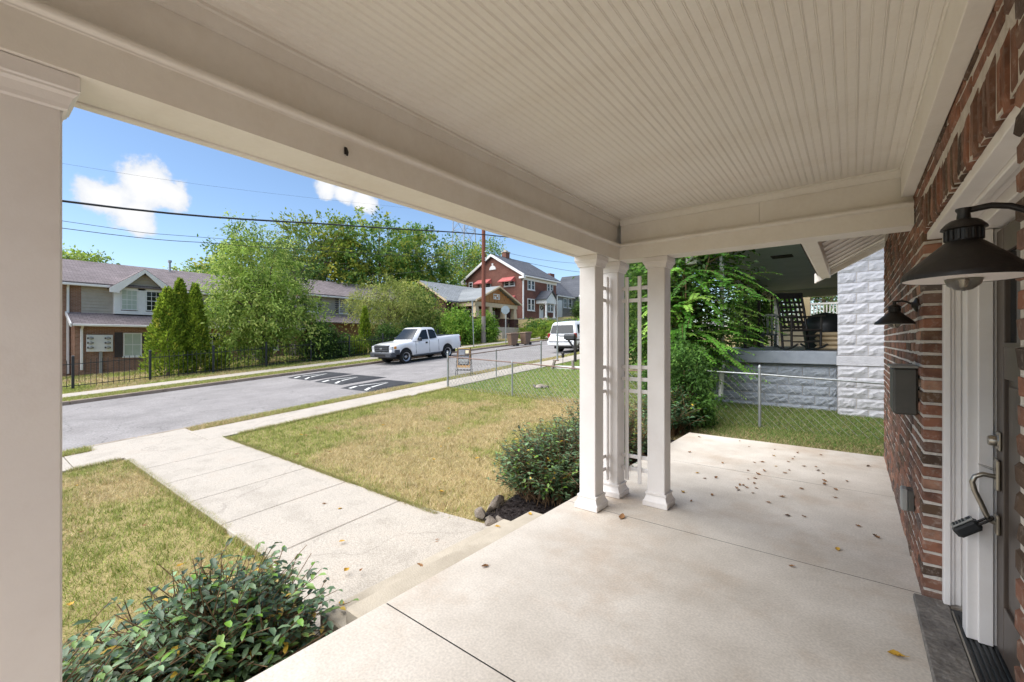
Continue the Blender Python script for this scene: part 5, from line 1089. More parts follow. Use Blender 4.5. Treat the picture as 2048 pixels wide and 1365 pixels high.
def arches(st, wheels, r, zc):                                # lower edge raised over the wheels
    out = []; xs = sorted(set([s[0] for s in st] + [wx + r*math.cos(t*math.pi/12) for wx in wheels for t in range(13)]))
    for x in xs:
        for i in range(len(st)-1):
            if st[i][0] <= x <= st[i+1][0]:
                f = (x-st[i][0])/max(1e-6, st[i+1][0]-st[i][0]); v = [st[i][j]+(st[i+1][j]-st[i][j])*f for j in range(4)]; break
        for wx in wheels:
            if abs(x-wx) < r: v[1] = max(v[1], zc+math.sqrt(max(0, r*r-(x-wx)**2)))
        out.append(tuple(v))
    return out
def wheel(root, x, y, r, w_, side, xs=1.):
    Mw = Matrix.Diagonal((1/xs,1,1,1)) @ Matrix.Rotation(R(-90*side), 4, 'X'); c = (x, y, r)
    t = part('wheel', 'rubber', root, lambda b: b.lathe([(r*.64,-w_/2),(r*.9,-w_/2),(r*.985,-w_*.38),(r,-w_*.2),(r,w_*.2),(r*.985,w_*.38),(r*.9,w_/2),(r*.66,w_/2),(r*.64,w_*.3)], c, 28, Mw), local=True, smooth=40)
    part('rim', 'alloy', t, lambda b: b.lathe([(0,w_*.40),(r*.16,w_*.40),(r*.2,w_*.34),(r*.3,w_*.22),(r*.5,w_*.28),(r*.6,w_*.46),(r*.665,w_*.5),(r*.66,-w_*.2)], c, 28, Mw), local=True, smooth=40)
    for k in range(7):
        a = k*2*math.pi/7; q = Vector((math.cos(a)*r*.43, math.sin(a)*r*.43, w_*.265)); q = Mw @ q
        part('rim_hole', 'rubber', t, lambda b: b.lathe([(0,.012),(r*.085,.012),(r*.085,-.02)], Vector(c)+q, 10, Mw), local=True)
    part('hub', 'alloy', t, lambda b: b.lathe([(r*.14,w_*.3),(r*.12,w_*.5),(0,w_*.52)], c, 12, Mw), local=True)
PITCH = math.atan(SL)
def vehicle(name, label, cat, loc, rz, pitch):
    t = thing(name, label, cat, loc, rz); t.rotation_euler = (0, pitch, rz); return t
def side_poly(b, pts, yfun, side, off=.026, th=.0):
    P = [(x, side*(yfun(z)+off), z) for x, z in pts]; b.face(*P)

tz = g(-20,16.9)-.13
tr = vehicle('pickup_truck', 'white extended-cab pickup truck parked across the street facing downhill', 'pickup truck', (-20.45, 16.95, tz), R(-90), PITCH); tr.scale = (.9, 1, 1)
WX = (1.72, -1.78)
BODY = [(-(1.0),1,1,1)]
KS = [(0,.93),(.10,.97),(.45,1.0),(.80,.985),(.94,.95),(1,.90)]
front = [(-1.02,.42,1.13,.99),(-1.0,.42,1.13,.99)]
lower = arches([(-3.0,.62,1.36,.96),(-2.93,.55,1.38,.985),(-.98,.44,1.36,.99),(.4,.42,1.22,.99),(1.05,.42,1.20,.99),(1.2,.42,1.22,.985),(2.2,.55,1.16,.975),(2.62,.62,1.08,.95),(2.76,.66,1.0,.90)], WX, .50, .39)
part('body', 'car_white', tr, lambda b: loft(b, lower, KS), local=True, smooth=35)
KC = [(0,1.0),(.25,.965),(.6,.89),(.88,.815),(1,.74)]
cab = [(-.98,1.2,1.30,.94),(-.93,1.2,1.55,.95),(-.80,1.2,1.85,.95),(-.62,1.2,1.925,.95),(0,1.2,1.955,.95),(.25,1.2,1.94,.95),(.42,1.2,1.88,.95),(1.18,1.2,1.235,.94)]
part('cab', 'car_white', tr, lambda b: loft(b, cab, KC), local=True, smooth=35)
yc = lambda z: .95*np.interp((z-1.2)/.745, [0,.25,.6,.88,1], [1,.965,.89,.815,.74])
for sd in (1,-1):
    part('window', 'glass', tr, lambda b: side_poly(b, [(.84,1.28),(.42,1.70),(.30,1.80),(-.08,1.82),(-.08,1.26)], yc, sd), local=True)
    part('rear_window', 'glass', tr, lambda b: side_poly(b, [(-.18,1.26),(-.18,1.82),(-.58,1.80),(-.74,1.70),(-.80,1.30)], yc, sd), local=True)
    for xs in (.98, -.13, -.93): part('door_seam', 'seam', tr, lambda b: b.box(xs-.006, sd*.975, .50, xs+.006, sd*(.9915), 1.19), local=True)
    part('sill_trim', 'bumper_grey', tr, lambda b: b.box(-1.15, sd*.90, .36, 1.1, sd*.965, .44, .01), local=True)
    part('door_handle', 'black_plastic', tr, lambda b: b.box(.02, sd*.985, 1.02, .2, sd*1.01, 1.12, .012), local=True)
    part('mirror', 'black_plastic', tr, lambda b: [b.box(.66, sd*1.0, 1.20, .80, sd*1.22, 1.40, .03), b.bar((.74,sd*.93,1.24),(.74,sd*1.03,1.26),.05,.05)], local=True)
    [part('arch_liner', 'rubber', tr, lambda b: b.box(wx-.47, sd*.62, .45, wx+.47, sd*.90, .95), local=True) for wx in WX]
    hl = part('headlight', 'headlamp', tr, lambda b: b.box(2.5, sd*.66, .82, 2.765, sd*.925, 1.04, .03), local=True)
    part('indicator', 'amber', tr, lambda b: b.box(2.43, sd*.90, .86, 2.62, sd*.962, 1.02, .02), local=True)
    part('tail_light', 'red_lamp', tr, lambda b: b.box(-3.02, sd*.82, .92, -2.9, sd*.985, 1.26, .02), local=True)
    for wx in WX: wheel(tr, wx, sd*.80, .385, .27, sd, .9)
part('windshield', 'glass', tr, lambda b: b.face(*[(x, s*w_, z) for x, w_, z, s in ((1.125,.80,1.30,1),(1.125,.80,1.30,-1),(.44,.655,1.885,-1),(.44,.655,1.885,1))]), local=True)
gr = part('grille', 'black_plastic', tr, lambda b: b.box(2.6,-.66,.72,2.80,.66,1.08,.02), local=True)
for z in (.80,.90,1.0): part('grille_bar', 'bumper_grey', gr, lambda b: b.box(2.80,-.62,z-.025,2.82,.62,z+.025,.006), local=True)
part('emblem', 'alloy', gr, lambda b: b.lathe([(.0,.022),(.05,.02),(.055,.0)], (2.815,0,.90), 16, Matrix.Rotation(R(90),4,'Y') @ Matrix.Diagonal((1,2.0,1,1))), local=True)
part('front_bumper', 'bumper_grey', tr, lambda b: [b.box(2.45,-.95,.42,2.92,.95,.70,.05), b.box(2.2,-.98,.55,2.6,-.9,.84,.03), b.box(2.2,.9,.55,2.6,.98,.84,.03)], local=True, smooth=40)
part('bumper_opening', 'rubber', tr, lambda b: b.box(2.9,-.5,.48,2.925,.5,.60), local=True)
part('rear_bumper', 'bumper_grey', tr, lambda b: b.box(-3.12,-.92,.56,-2.96,.92,.74,.03), local=True)
part('underbody', 'rubber', tr, lambda b: b.box(-2.7,-.72,.30,2.5,.72,.62), local=True)
part('bed_cover', 'black_plastic', tr, lambda b: b.box(-2.88,-.80,1.345,-1.04,.80,1.385), local=True)

sz = g(-13.6,24.6)-.13
sv = vehicle('sport_utility_vehicle', 'white sport utility vehicle parked uphill on the near side of the street', 'car', (-13.62, 24.75, sz), R(90), -PITCH)
SX = (1.55, -1.45)
lower = arches([(-2.56,.55,.98,.93),(-2.48,.45,1.16,.985),(-2.2,.42,1.18,1.0),(.9,.4,1.14,1.0),(1.3,.42,1.13,.99),(2.2,.5,1.04,.96),(2.52,.6,.92,.88)], SX, .47, .38)
part('body', 'car_white', sv, lambda b: loft(b, lower, KS), local=True, smooth=35)
cab = [(-2.5,1.08,1.14,.96),(-2.44,1.08,1.40,.96),(-2.30,1.08,1.78,.96),(-2.12,1.08,1.86,.96),(-.4,1.08,1.90,.96),(.1,1.08,1.87,.96),(.35,1.08,1.79,.96),(1.15,1.08,1.16,.94)]
part('cabin', 'car_white', sv, lambda b: loft(b, cab, KC), local=True, smooth=35)
ys = lambda z: .96*np.interp((z-1.08)/.80, [0,.25,.6,.88,1], [1,.965,.89,.815,.74])
part('rear_window', 'glass', sv, lambda b: b.face((-2.525,.80,1.22),(-2.525,-.80,1.22),(-2.375,-.70,1.70),(-2.375,.70,1.70)), local=True)
for sd in (1,-1):
    part('window', 'glass', sv, lambda b: side_poly(b, [(-2.22,1.20),(-2.12,1.70),(-1.35,1.74),(-1.35,1.18)], ys, sd), local=True)
    part('window', 'glass', sv, lambda b: side_poly(b, [(-1.27,1.18),(-1.27,1.74),(-.45,1.76),(-.45,1.18)], ys, sd), local=True)
    part('window', 'glass', sv, lambda b: side_poly(b, [(-.36,1.18),(-.36,1.76),(.18,1.72),(.82,1.18)], ys, sd), local=True)
    part('tail_light', 'red_lamp', sv, lambda b: b.box(-2.55, sd*.82, .92, -2.40, sd*.985, 1.22, .02), local=True)
    part('roof_rail', 'dark_grey_metal', sv, lambda b: [b.tube([(-1.9,sd*.60,1.90),(-1.8,sd*.60,1.97),(-.3,sd*.60,1.99),(-.15,sd*.60,1.92)], .02, 8)], local=True, smooth=60)
    part('mirror', 'black_plastic', sv, lambda b: b.box(.70, sd*.98, 1.18, .84, sd*1.18, 1.36, .03), local=True)
    for wx in SX: wheel(sv, wx, sd*.80, .37, .25, sd)
part('rear_bumper', 'car_white', sv, lambda b: b.box(-2.72,-.94,.50,-2.45,.94,.80,.05), local=True, smooth=40)
part('bumper_pad', 'bumper_grey', sv, lambda b: b.box(-2.735,-.80,.70,-2.6,.80,.76,.01), local=True)
part('tailgate_trim', 'alloy', sv, lambda b: b.box(-2.56,-.42,1.08,-2.50,.42,1.12,.01), local=True)
part('number_plate', 'grey_plastic', sv, lambda b: b.box(-2.555,-.16,.92,-2.535,.16,1.05,.004), local=True)
part('wiper', 'rubber', sv, lambda b: b.bar((-2.50,.0,1.2),(-2.43,-.45,1.30),.015,.02), local=True)
part('underbody', 'rubber', sv, lambda b: b.box(-2.3,-.7,.28,2.2,.7,.6), local=True)

# ------------------------------------------------------------------ iron fence across the street
mat('iron', lin('23262a'), lin('2d3034'), 8, .5)
FX = -26.2
fn = thing('iron_fence', 'black iron picket fence along the far pavement', 'fence', (FX, 12, g(FX,12)))
zf = lambda y: g(FX,y)-.02
pm = MB().box(-.009,-.009,0,.009,.009,1.22).mesh('picket', 'iron'); pom = MB().box(-.045,-.045,0,.045,.045,1.42,.008).add([(-.06,-.06,1.42),(.06,-.06,1.42),(.06,.06,1.42),(-.06,.06,1.42),(0,0,1.47)], [(3,2,1,0),(0,1,4),(1,2,4),(2,3,4),(3,0,4)]).mesh('post', 'iron')
y = -2.16 + .2; PY = [ -2.17+2.59*i for i in range(13)]
for a in PY: placed('post', pom, fn, (FX, a, zf(a)))
for a, c in zip(PY[:-1], PY[1:]):
    for h in (.16, 1.08): part('rail', 'iron', fn, lambda b: b.bar((FX,a+.045,zf(a)+h),(FX,c-.045,zf(c)+h),.03,.03))
    for i in range(1, 14): yy = a+(c-a)*i/14; placed('picket', pm, fn, (FX, yy, zf(yy)+.04))

# ------------------------------------------------------------------ chain-link fences
mat('wire', lin('b0b2b2'), lin('c6c8c8'), 20, .6)
def chain(name_label, pts, h, posts, rail_mat, seed, rail_pts=None, step=.078, wr=.0044):
    f = thing('chain_link_fence', name_label, 'fence', (*pts[0][:2], g(*pts[0][:2])))
    for (x, y, r_, hh) in posts:
        z = g(x,y)-.05; part('post', 'galv', f, lambda b: [b.tube([(x,y,z),(x,y,z+hh)], r_, 10), b.lathe([(r_*1.15,0),(r_*1.15,.03),(r_*.5,.06),(0,.065)], (x,y,z+hh), 10)], smooth=50)
    for (p, q) in zip(pts[:-1], pts[1:]):
        z0, z1 = p[2], q[2]
        part('top_rail', rail_mat, f, lambda b: b.tube([(p[0],p[1],z0+h),(q[0],q[1],z1+h)], .017, 8), smooth=60)
        L = math.hypot(q[0]-p[0], q[1]-p[1]); ux, uy = (q[0]-p[0])/L, (q[1]-p[1])/L; nrow = int((h-.04)/step); Vs = []; Fs = []; n0 = 0
        ncol = int(L/step)
        i = np.arange(ncol+1)
        for s in (0,1):                                       # zigzag wires, thin triangular section
            for c in range(ncol):
                j = np.arange(nrow+1); xs = (c + (j+c) % 2)*step; zz = j*step+.03; lz = z0+(z1-z0)*xs/L
                ctr = np.stack([p[0]+ux*xs, p[1]+uy*xs, lz+zz],1)
                for a in range(3):
                    t = a*2*math.pi/3; off = np.array([-uy*math.cos(t)*wr, ux*math.cos(t)*wr, math.sin(t)*wr]) + np.array([ux,uy,0])*math.sin(t)*wr*.6; Vs.append(ctr+off)
                k = nrow+1
                for a in range(3):
                    b0 = n0+a*k+np.arange(nrow); b1 = n0+((a+1)%3)*k+np.arange(nrow); Fs.append(np.stack([b0,b1,b1+1,b0+1],1))
                n0 += 3*k
            break
        o = npmesh('wire_mesh', np.concatenate(Vs), np.concatenate(Fs), 'wire', None, f); o['kind'] = 'stuff'
    return f
GZ = lambda x, y: g(x,y)-.02
chain('chain-link fence with rusty top rail between the two front lawns', [(-10.6,10.05,GZ(0,10.05)),(-7.6,9.7,-.065),(-5.25,9.45,-.15),(-2.8,9.35,-.10)], 1.02, [(-10.6,10.05,.034,1.16),(-7.6,9.7,.024,.98),(-5.25,9.45,.024,.94)], 'rust_galv', 1)
chain('chain-link fence running uphill along the near pavement', [(-10.6,10.1,GZ(0,10.1)),(-10.52,12.45,GZ(0,12.45)),(-10.5,15.4,GZ(0,15.4))], 1.0, [(-10.52,12.45,.022,1.05),(-10.5,15.4,.034,1.12)], 'rust_galv', 2)
chain('galvanised chain-link fence beside the porch, in front of the block house', [(-2.8,9.35,-.10),(-1.36,9.2,-.12),(.7,9.2,-.2)], 1.06, [(-1.36,9.2,.026,1.13)], 'galv', 3, step=.065, wr=.0021)

# ------------------------------------------------------------------ utility pole, wires, mast, signs
mat('pole_brown', lin('6e4033'), lin('7d4b3c'), 5, .9, .4, 30, stretch=(6,6,1)); mat('pole_grey', lin('7d7570'), lin('8d857f'), 5, .9, .4, 30, stretch=(6,6,1)); mat('cable', lin('2a2c30'), rough=.7); mat('mast_grey', lin('8b93a0'), rough=.6)
px_, py_ = -25.0, 27.9; pz_ = g(px_,py_)
up = thing('utility_pole', 'tall brown wooden utility pole beside the lime green bushes', 'utility pole', (px_,py_,pz_))
part('shaft', 'pole_brown', up, lambda b: b.tube([(px_,py_,pz_+2.2),(px_,py_,pz_+12)], [.185,.15], 12), smooth=60); part('butt', 'pole_grey', up, lambda b: b.tube([(px_,py_,pz_-.2),(px_,py_,pz_+2.3)], [.215,.19], 12), smooth=60)
for z in (8.45, 8.65, 9.2): part('bracket', 'galv', up, lambda b: b.box(px_+.1,py_-.05,z,px_+.36,py_+.05,z+.06))
part('crossarm', 'pole_grey', up, lambda b: b.box(px_-.9,py_-.06,pz_+11.0,px_+.9,py_+.06,pz_+11.14))
def wire(label, pts, r_):
    P = [Vector(p) for p in pts]; out = []
    for i in range(len(P)-1):
        p0, p1, p2, p3 = P[max(i-1,0)], P[i], P[i+1], P[min(i+2,len(P)-1)]
        for k in range(8):
            t = k/8; out.append(.5*((2*p1)+(-p0+p2)*t+(2*p0-5*p1+4*p2-p3)*t*t+(-p0+3*p1-3*p2+p3)*t**3))
    out.append(P[-1]); o = part('overhead_cable', 'cable', None, lambda b: b.tube(out, r_, 6), smooth=60); tag(o, label, 'cable', 'overhead cables')
wire('thick black overhead cable, lowest across the sky', [(-24,-14,6.7),(-24,2.51,6.97),(-24,14.66,8.56),(-24.6,27.8,10.62),(-24.4,44,12.4)], .045)
wire('thin overhead wire just above the apartment roof', [(-25,-14,6.2),(-25,2.62,6.10),(-25,8.1,6.45),(-25,11,6.71),(-25,27.8,8.5)], .014)
wire('thin overhead wire parallel to the one above the apartment roof', [(-25,-14,6.4),(-25,2.62,6.39),(-25,8.1,6.7),(-25,27.8,8.7)], .010)
wire('faint high overhead wire crossing the white cloud', [(-24,-14,8.4),(-24,2.51,8.42),(-24,20.08,10.82),(-24.6,27.8,11.9)], .004)
wire('service wire from the pole to the right over the red house', [(-25,27.9,9.2),(-24.5,36,9.1),(-24,43.5,9.33),(-23.5,56,10.5)], .018)
wire('upper service wire from the pole to the right over the red house', [(-25,27.9,9.6),(-24.5,36,9.7),(-24,43.5,10.29),(-23.5,56,11.6)], .014)
wire('service wire pair from the pole to the left behind the tree crowns', [(-25,27.9,8.7),(-33,27.0,8.2),(-44,26,8.6)], .014)
mast = thing('lattice_mast', 'grey steel lattice mast rising behind the trees', 'mast', (-98,100,7))
mc = [(-1.9,-1.9),(1.9,-1.9),(1.9,1.9),(-1.9,1.9)]; S_ = lambda z: 1.35-.011*(z-7)
def leg(i, z): return (-98+mc[i][0]*S_(z)*1.3, 100+mc[i][1]*S_(z)*1.3, z)
for i in range(4): part('leg', 'mast_grey', mast, lambda b: b.bar(leg(i,7), leg(i,60), .22, .22))
zz = 7.
while zz < 58:
    for i in range(4):
        j = (i+1)%4; part('brace', 'mast_grey', mast, lambda b: [b.bar(leg(i,zz), leg(j,zz+5), .1, .1), b.bar(leg(j,zz), leg(i,zz+5), .1, .1)]); part('girt', 'mast_grey', mast, lambda b: b.bar(leg(i,zz), leg(j,zz), .1, .1))
    zz += 5
mat('sign_back', lin('8b979b'), lin('97a3a6'), 6, .5, metal=.4)
sx_, sy_ = -22.3, 27.6; szz = g(sx_,sy_)
st = thing('stop_sign', 'octagonal street sign seen from its grey back on a galvanised post', 'street sign', (sx_,sy_,szz))
part('post', 'galv', st, lambda b: b.box(sx_-.03,sy_-.03,szz-.1,sx_+.03,sy_+.03,szz+3.0))
part('plate', 'sign_back', st, lambda b: b.add([(sx_+(.0)-.05*0+.36*math.cos(R(22.5+45*k))*.8, sy_+dy+.36*math.cos(R(22.5+45*k))*.6, szz+2.75+.36*math.sin(R(22.5+45*k))) for dy in (-.04,-.06) for k in range(8)], [tuple(range(8)), tuple(range(8,16))[::-1]] + [(k,(k+1)%8,8+(k+1)%8,8+k) for k in range(8)]))
vx, vy = -22.4, 23.9; vz = g(vx,vy)
vp = part('sign_post', 'galv', None, lambda b: [b.tube([(vx,vy,vz-.1),(vx-.1,vy-.06,vz+3.5)], .035, 8), b.box(vx-.14,vy-.09,vz+3.1,vx-.09,vy+.02,vz+3.5)], smooth=50); tag(vp, 'thin leaning galvanised sign post beside the pickup tail', 'sign post')
yx, yy_ = -11.25, 17.9; yz = g(yx,yy_)
yp = part('sign_post', 'galv', None, lambda b: [b.tube([(yx,yy_,yz-.1),(yx,yy_,yz+1.45)], .045, 10), b.tube([(yx,yy_,yz+1.4),(yx,yy_,yz+3.15)], .022, 8), b.box(yx-.02,yy_-.012,yz+2.55,yx+.02,yy_+.012,yz+3.15)], smooth=50); tag(yp, 'galvanised post on the near pavement in front of the white car', 'sign post')
# bins
mat('bin_brown', lin('6b5648'), lin('77614f'), 6, .6)
for k, (x, y) in enumerate(((-20.95,26.8),(-20.55,27.95))):
    z = g(x,y)-.13; bn = thing('wheelie_bin', ['left brown wheelie bin at the far kerb', 'right brown wheelie bin at the far kerb'][k], 'bin', (x,y,z), R(-20+15*k), 'brown wheelie bins at the kerb')
    part('body', 'bin_brown', bn, lambda b: b.add([(sx*w_,sy*d_,h_) for w_,d_,h_ in ((.24,.27,.06),(.32,.37,.95)) for sx,sy in ((-1,-1),(1,-1),(1,1),(-1,1))], [(3,2,1,0),(4,5,6,7)] + [(i,(i+1)%4,4+(i+1)%4,4+i) for i in range(4)]), local=True, bevel=.03)
    part('lid', 'bin_brown', bn, lambda b: b.add([(-.35,-.42,.95),(.35,-.42,.95),(.35,.40,.97),(-.35,.40,.97),(-.33,-.38,1.0),(.33,-.38,1.0),(.33,.38,1.07),(-.33,.38,1.07)], [(3,2,1,0),(4,5,6,7)] + [(i,(i+1)%4,4+(i+1)%4,4+i) for i in range(4)]), local=True)
    part('handle', 'bin_brown', bn, lambda b: b.tube([(-.3,.46,.94),(.3,.46,.94)], .02, 6), local=True)
    for s in (-1,1): part('wheel', 'rubber', bn, lambda b: b.lathe([(.12,-.03),(.12,.03)], (s*.27,.28,.12), 14, Matrix.Rotation(R(90),4,'Y')), local=True)
# speed cushions
mat('cushion_rubber', lin('2d2e31'), lin('38393c'), 5, .85, .4, 60)
mat('road_white', lin('d5d5d2'), lin('c2c2be'), 9, .7)
for k, (xa, xb, ya, yb) in enumerate(((-14.92,-12.95,8.72,10.85),(-17.78,-15.68,9.2,11.32),(-20.5,-18.4,9.33,11.45))):
    sc_ = thing('speed_cushion', ['black rubber speed cushion nearest the lawn', 'middle black rubber speed cushion', 'black rubber speed cushion nearest the far kerb'][k], 'speed cushion', ((xa+xb)/2,(ya+yb)/2,g(-15,(ya+yb)/2)-.13), 0, 'speed cushions across the street')
    Z = lambda y, h: g(-15,y)-.13+h
    e = .34; H_ = .07
    vs = [(xa,ya,Z(ya,.003)),(xb,ya,Z(ya,.003)),(xb,yb,Z(yb,.003)),(xa,yb,Z(yb,.003)),(xa+e*.5,ya+e,Z(ya+e,H_)),(xb-e*.5,ya+e,Z(ya+e,H_)),(xb-e*.5,yb-e,Z(yb-e,H_)),(xa+e*.5,yb-e,Z(yb-e,H_))]
    part('pad', 'cushion_rubber', sc_, lambda b: b.add(vs, [(0,1,5,4),(1,2,6,5),(2,3,7,6),(3,0,4,7),(4,5,6,7)]))
    for i in range(1, 6): x = xa+(xb-xa)*i/6; part('module_joint', 'rubber', sc_, lambda b: b.add([(x-.008,ya+e,Z(ya+e,H_+.003)),(x+.008,ya+e,Z(ya+e,H_+.003)),(x+.008,yb-e,Z(yb-e,H_+.003)),(x-.008,yb-e,Z(yb-e,H_+.003))], [(0,1,2,3)]))
    xm = (xa+xb)/2
    def top(x, y):
        h = H_
        if y < ya+e: h = H_*(y-ya)/e
        return (x, y, Z(y, max(.003,h)+.005))
    for s in (-1,1):
        def bars(b):
            for (x0, y0, x1, y1, w_) in ((xm+s*.50, ya+.08, xm+s*.05, ya+1.35, .19),):
                for j in range(6):
                    f0, f1 = j/6, (j+1)/6; P = lambda f, q: top(x0+(x1-x0)*f+q*w_*.5*(1-.75*f), y0+(y1-y0)*f); b.face(P(f0,-1),P(f0,1),P(f1,1),P(f1,-1))
        part('arrow_mark', 'road_white', sc_, bars)
# estate agent's A-frame
ax_, ay_ = -12.0, 12.25; az_ = g(ax_,ay_)-.02
mat('sign_dark', lin('35373d'), lin('44464c'), 4, .5); mat('sign_gold', lin('b07f3a'), None, rough=.5); mat('sign_cream', lin('e0cfae'), None, rough=.5); mat('sign_grey', lin('8b8e96'), lin('6a6d76'), 5, .5)
af = thing('a_frame_sign', 'dark A-frame realtor sign with orange border standing on the verge', 'sign', (ax_,ay_,az_), R(36))
for s in (-1,1):
    for t in (-1,1): part('leg', 'black_metal', af, lambda b: b.tube([(s*.3,t*.24,0),(s*.25,t*.02,1.12)], .013, 6), local=True)
    part('cross_bar', 'black_metal', af, lambda b: b.tube([(-.29,s*.19,.24),(.29,s*.19,.24)], .01, 6), local=True)
TL = math.atan2(.2, 1.0); Mp = Matrix.Translation(Vector((0,-.165,.34))) @ Matrix.Rotation(-TL, 4, 'X')
part('panel', 'sign_gold', af, lambda b: b.box(-.25,-.008,0,.25,.008,.76,.003,Mp), local=True)
part('panel_face', 'sign_dark', af, lambda b: b.box(-.225,-.012,.10,.225,-.0085,.74,.0,Mp), local=True)
part('portrait', 'sign_grey', af, lambda b: [b.box(-.2,-.015,.46,.03,-.0125,.70,0,Mp), b.box(-.2,-.0155,.36,.2,-.0125,.44,0,Mp)], local=True)
part('logo_patch', 'sign_cream', af, lambda b: b.box(.06,-.015,.56,.19,-.0125,.69,0,Mp), local=True)
part('lettering', 'road_white', af, lambda b: [b.box(-.19+i*.042,-.015,.27,-.165+i*.042,-.0125,.33,0,Mp) for i in range(9)] + [b.box(-.18,-.015,.215,.18,-.0125,.235,0,Mp), b.box(-.15,-.015,.165,.15,-.0125,.18,0,Mp)], local=True)
part('strip', 'sign_cream', af, lambda b: b.box(-.24,-.0115,.015,.24,-.0085,.03,0,Mp), local=True)
# post box on a black post, lantern, low timber frame, stone ornament
bx_, by_ = -10.15, 17.7; bz_ = g(bx_,by_)
pb = thing('post_box', 'black roadside letter box on a braced black post', 'letter box', (bx_,by_,bz_))
part('post', 'black_metal', pb, lambda b: [b.box(bx_-.05,by_-.05,bz_-.1,bx_+.05,by_+.05,bz_+1.15), b.bar((bx_,by_,bz_+.55),(bx_-.36,by_,bz_+.98),.07,.07), b.bar((bx_,by_,bz_+.55),(bx_+.36,by_,bz_+.98),.07,.07), b.box(bx_-.5,by_-.05,bz_+.97,bx_+.4,by_+.05,bz_+1.04)])
part('box', 'black_plastic', pb, lambda b: b.prism([(by_-.1,bz_+1.04),(by_+.1,bz_+1.04),(by_+.1,bz_+1.18)] + [(by_+.1*math.cos(R(t)), bz_+1.18+.1*math.sin(R(t))) for t in range(20,161,20)] + [(by_-.1,bz_+1.18)], 'x', bx_-.56, bx_-.02))
lx, ly = -9.9, 16.2; lz = g(lx,ly)
ln = thing('garden_lantern', 'small black garden lantern on a stake in the lawn next door', 'lantern', (lx,ly,lz)); part('stake', 'black_metal', ln, lambda b: b.tube([(lx,ly,lz-.05),(lx,ly,lz+.34)], .012, 6)); part('lamp', 'black_metal', ln, lambda b: b.lathe([(.05,.34),(.07,.4),(.06,.5),(.1,.53),(.03,.6),(0,.62)], (lx,ly,lz), 8))
wx_, wy_ = -8.9, 15.2; wz = g(wx_,wy_)
tf = thing('timber_frame', 'low weathered timber frame beside a white slab in the lawn next door', 'timber frame', (wx_,wy_,wz))
part('slab', 'trim_white', tf, lambda b: b.box(wx_-.95,wy_+.1,wz-.1,wx_+1.0,wy_+.5,wz+.1,.02))
for i, dx in enumerate((-.85,.15,1.0)): part('timber', 'pole_grey', tf, lambda b: b.bar((wx_+dx-.06,wy_,wz-.05),(wx_+dx+.08*(1 if i==0 else -1),wy_,wz+.36),.1,.09,.01))
part('top_timber', 'rust_galv', tf, lambda b: b.bar((wx_-.85,wy_,wz+.34),(wx_-.6,wy_,wz+.34),.09,.05,.01))
ox_, oy_ = -7.65, 11.2; oz_ = g(ox_,oy_)
on = thing('garden_ornament', 'small grey stone animal ornament lying on the lawn next door', 'ornament', (ox_,oy_,oz_)); part('body', 'stone', on, lambda b: b.lathe([(.2,0),(.18,.03),(.12,.07),(.05,.09),(0,.092)], (ox_,oy_,oz_), 16), smooth=60)
for dx, dy, r_ in ((-.24,0,.05),(.22,.05,.05),(.15,-.15,.04),(-.12,-.16,.04)): part('limb', 'slate', on, lambda b: b.lathe([(0,0),(r_,.01),(r_,.05),(0,.07)], (ox_+dx,oy_+dy,oz_), 8), smooth=60)

# ------------------------------------------------------------------ fallen leaves on the porch and path
mat('leaf_brown', lin('7a5636'), lin('936b40'), 30, .8); mat('leaf_yellow', lin('c49a35'), lin('b08a30'), 30, .8); mat('leaf_dark', lin('4c3a2a'), lin('5d4730'), 30, .8)
lm = []
for s, mn in ((1,'leaf_brown'),(2,'leaf_brown'),(3,'leaf_yellow'),(4,'leaf_dark'),(5,'leaf_brown')):
    rs = random.Random(s); pts = []; n = 9
    b = MB(); L = 1.; curl = rs.uniform(.2,.5)
    rings = []
    for i in range(n+1):
        t = i/n; w_ = .27*math.sin(math.pi*min(1,t*1.02))**.8*(1+.18*rs.uniform(-1,1)) + .012
        zc = curl*(t-.4)**2*1.4
        rings.append([(t-.5, -w_, zc+w_*rs.uniform(.3,.9)), (t-.5, -w_*.5, zc+w_*.2), (t-.5, 0, zc), (t-.5, w_*.5, zc+w_*.22), (t-.5, w_, zc+w_*rs.uniform(.3,.9))])
    b.sweep(None, rings); b.tube([(-.5,0,curl*.22),(-.72,.03,curl*.3)], .015, 4); me = b.mesh('fallen_leaf', mn, smooth=60); me.materials[0].use_backface_culling = False; lm.append(me)
SP = [(160,225),(225,395),(105,550),(175,625),(345,575),(430,313),(285,440),(378,432),(570,133),(648,180),(690,310),(757,305),(640,375),(722,405),(697,440),(640,445),(690,478),(705,520),(678,558),(628,515),(600,495),(572,492),(563,537),(545,518),(772,378),(858,202),(850,253),(868,340),(975,372),(940,395),(968,303),(1005,280),(1045,230),(1098,340),(1195,345),(1235,248),(1215,376),(1253,400),(1020,262),(1075,523),(922,590),(808,637),(963,745),(1095,750),(1265,487),(1265,460),(1355,530),(1355,598),(1447,463),(1540,830),(1700,925),(1680,912),(1372,1020),(998,1160),(1625,340),(238,100)]
CA, SA = math.cos(YAW), math.sin(YAW)
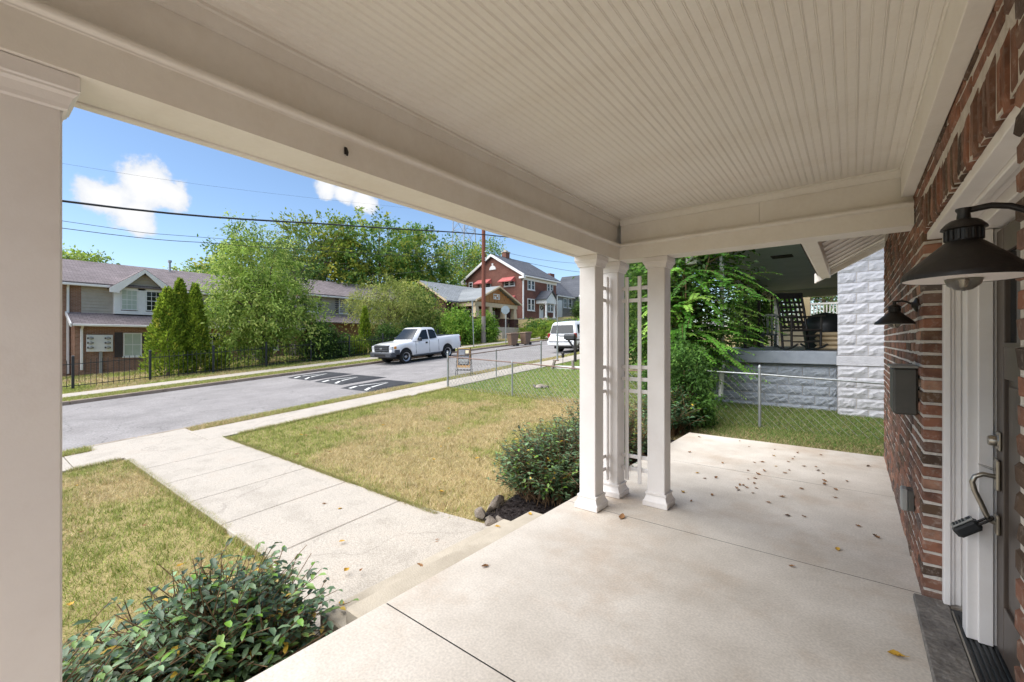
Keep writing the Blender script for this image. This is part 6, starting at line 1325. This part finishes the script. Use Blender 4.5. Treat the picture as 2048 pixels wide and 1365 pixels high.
def floor_pt(px, py, z):                                      # where a spot of the photograph lies on the floor
    k = 868.; d = Vector((-SA, CA, 0)) + Vector((CA, SA, 0))*((px-1024)/k) + Vector((0,0,(682.5-py)/k)); t = (z-1.56)/d.z; return Vector((0,0,1.56)) + d*t
rs = random.Random(11)
def drop(p, k, s, lab, grp):
    o = bpy.data.objects.new('fallen_leaf', lm[k]); COL.objects.link(o); o.location = p; o.scale = (s, s*rs.uniform(.8,1.1), s*rs.uniform(.7,1.2)); o.rotation_euler = (rs.uniform(-.15,.15), rs.uniform(-.15,.15), rs.uniform(0,6.28)); tag(o, lab, 'leaf', grp)
for i, (u, v) in enumerate(SP):
    p = floor_pt(1340+u/4.096, 850+v/4.096, .004); k = rs.choice((0,0,1,1,3,4,2)); drop(p, k, rs.uniform(.036,.058), ['curled brown leaf','curled brown leaf','yellow leaf','dark brown leaf','curled brown leaf'][k] + ' fallen on the porch floor', 'leaves fallen on the porch floor')
for i, (px, py) in enumerate(((1793,1312),(970,1133),(1244,1035))): p = floor_pt(px, py, .004); drop(p, (2,0,1)[i], (.07,.06,.085)[i], ['yellow green leaf lying alone near the door sill', 'brown leaf lying alone near the porch edge', 'brown leaf lying beside the left column base'][i], 'leaves fallen on the porch floor')
for px, py, z in ((840,1131,-.165),(693,1141,-.49),(722,1141,-.49),(875,1082,-.49),(875,1086,-.49),(683,1207,-.33),(648,1008,-.49),(680,1018,-.49),(781,1019,-.49),(995,1054,-.165),(1060,1028,-.165),(684,1083,-.49)):
    drop(floor_pt(px, py, z+.005), rs.choice((2,2,0)), rs.uniform(.05,.08), 'fallen leaf on the path and steps', 'leaves fallen on the path and steps')
for i in range(36):                                           # yellow leaves in the lawn
    x, y = rs.uniform(-9.8,-3.6), rs.choice((rs.uniform(-1.5,1.7), rs.uniform(3.6,9.5))); drop((x,y,g(x,y)+.012), rs.choice((2,2,0)), rs.uniform(.06,.09), 'yellow or brown leaf fallen on the front lawn', 'leaves fallen on the front lawn')
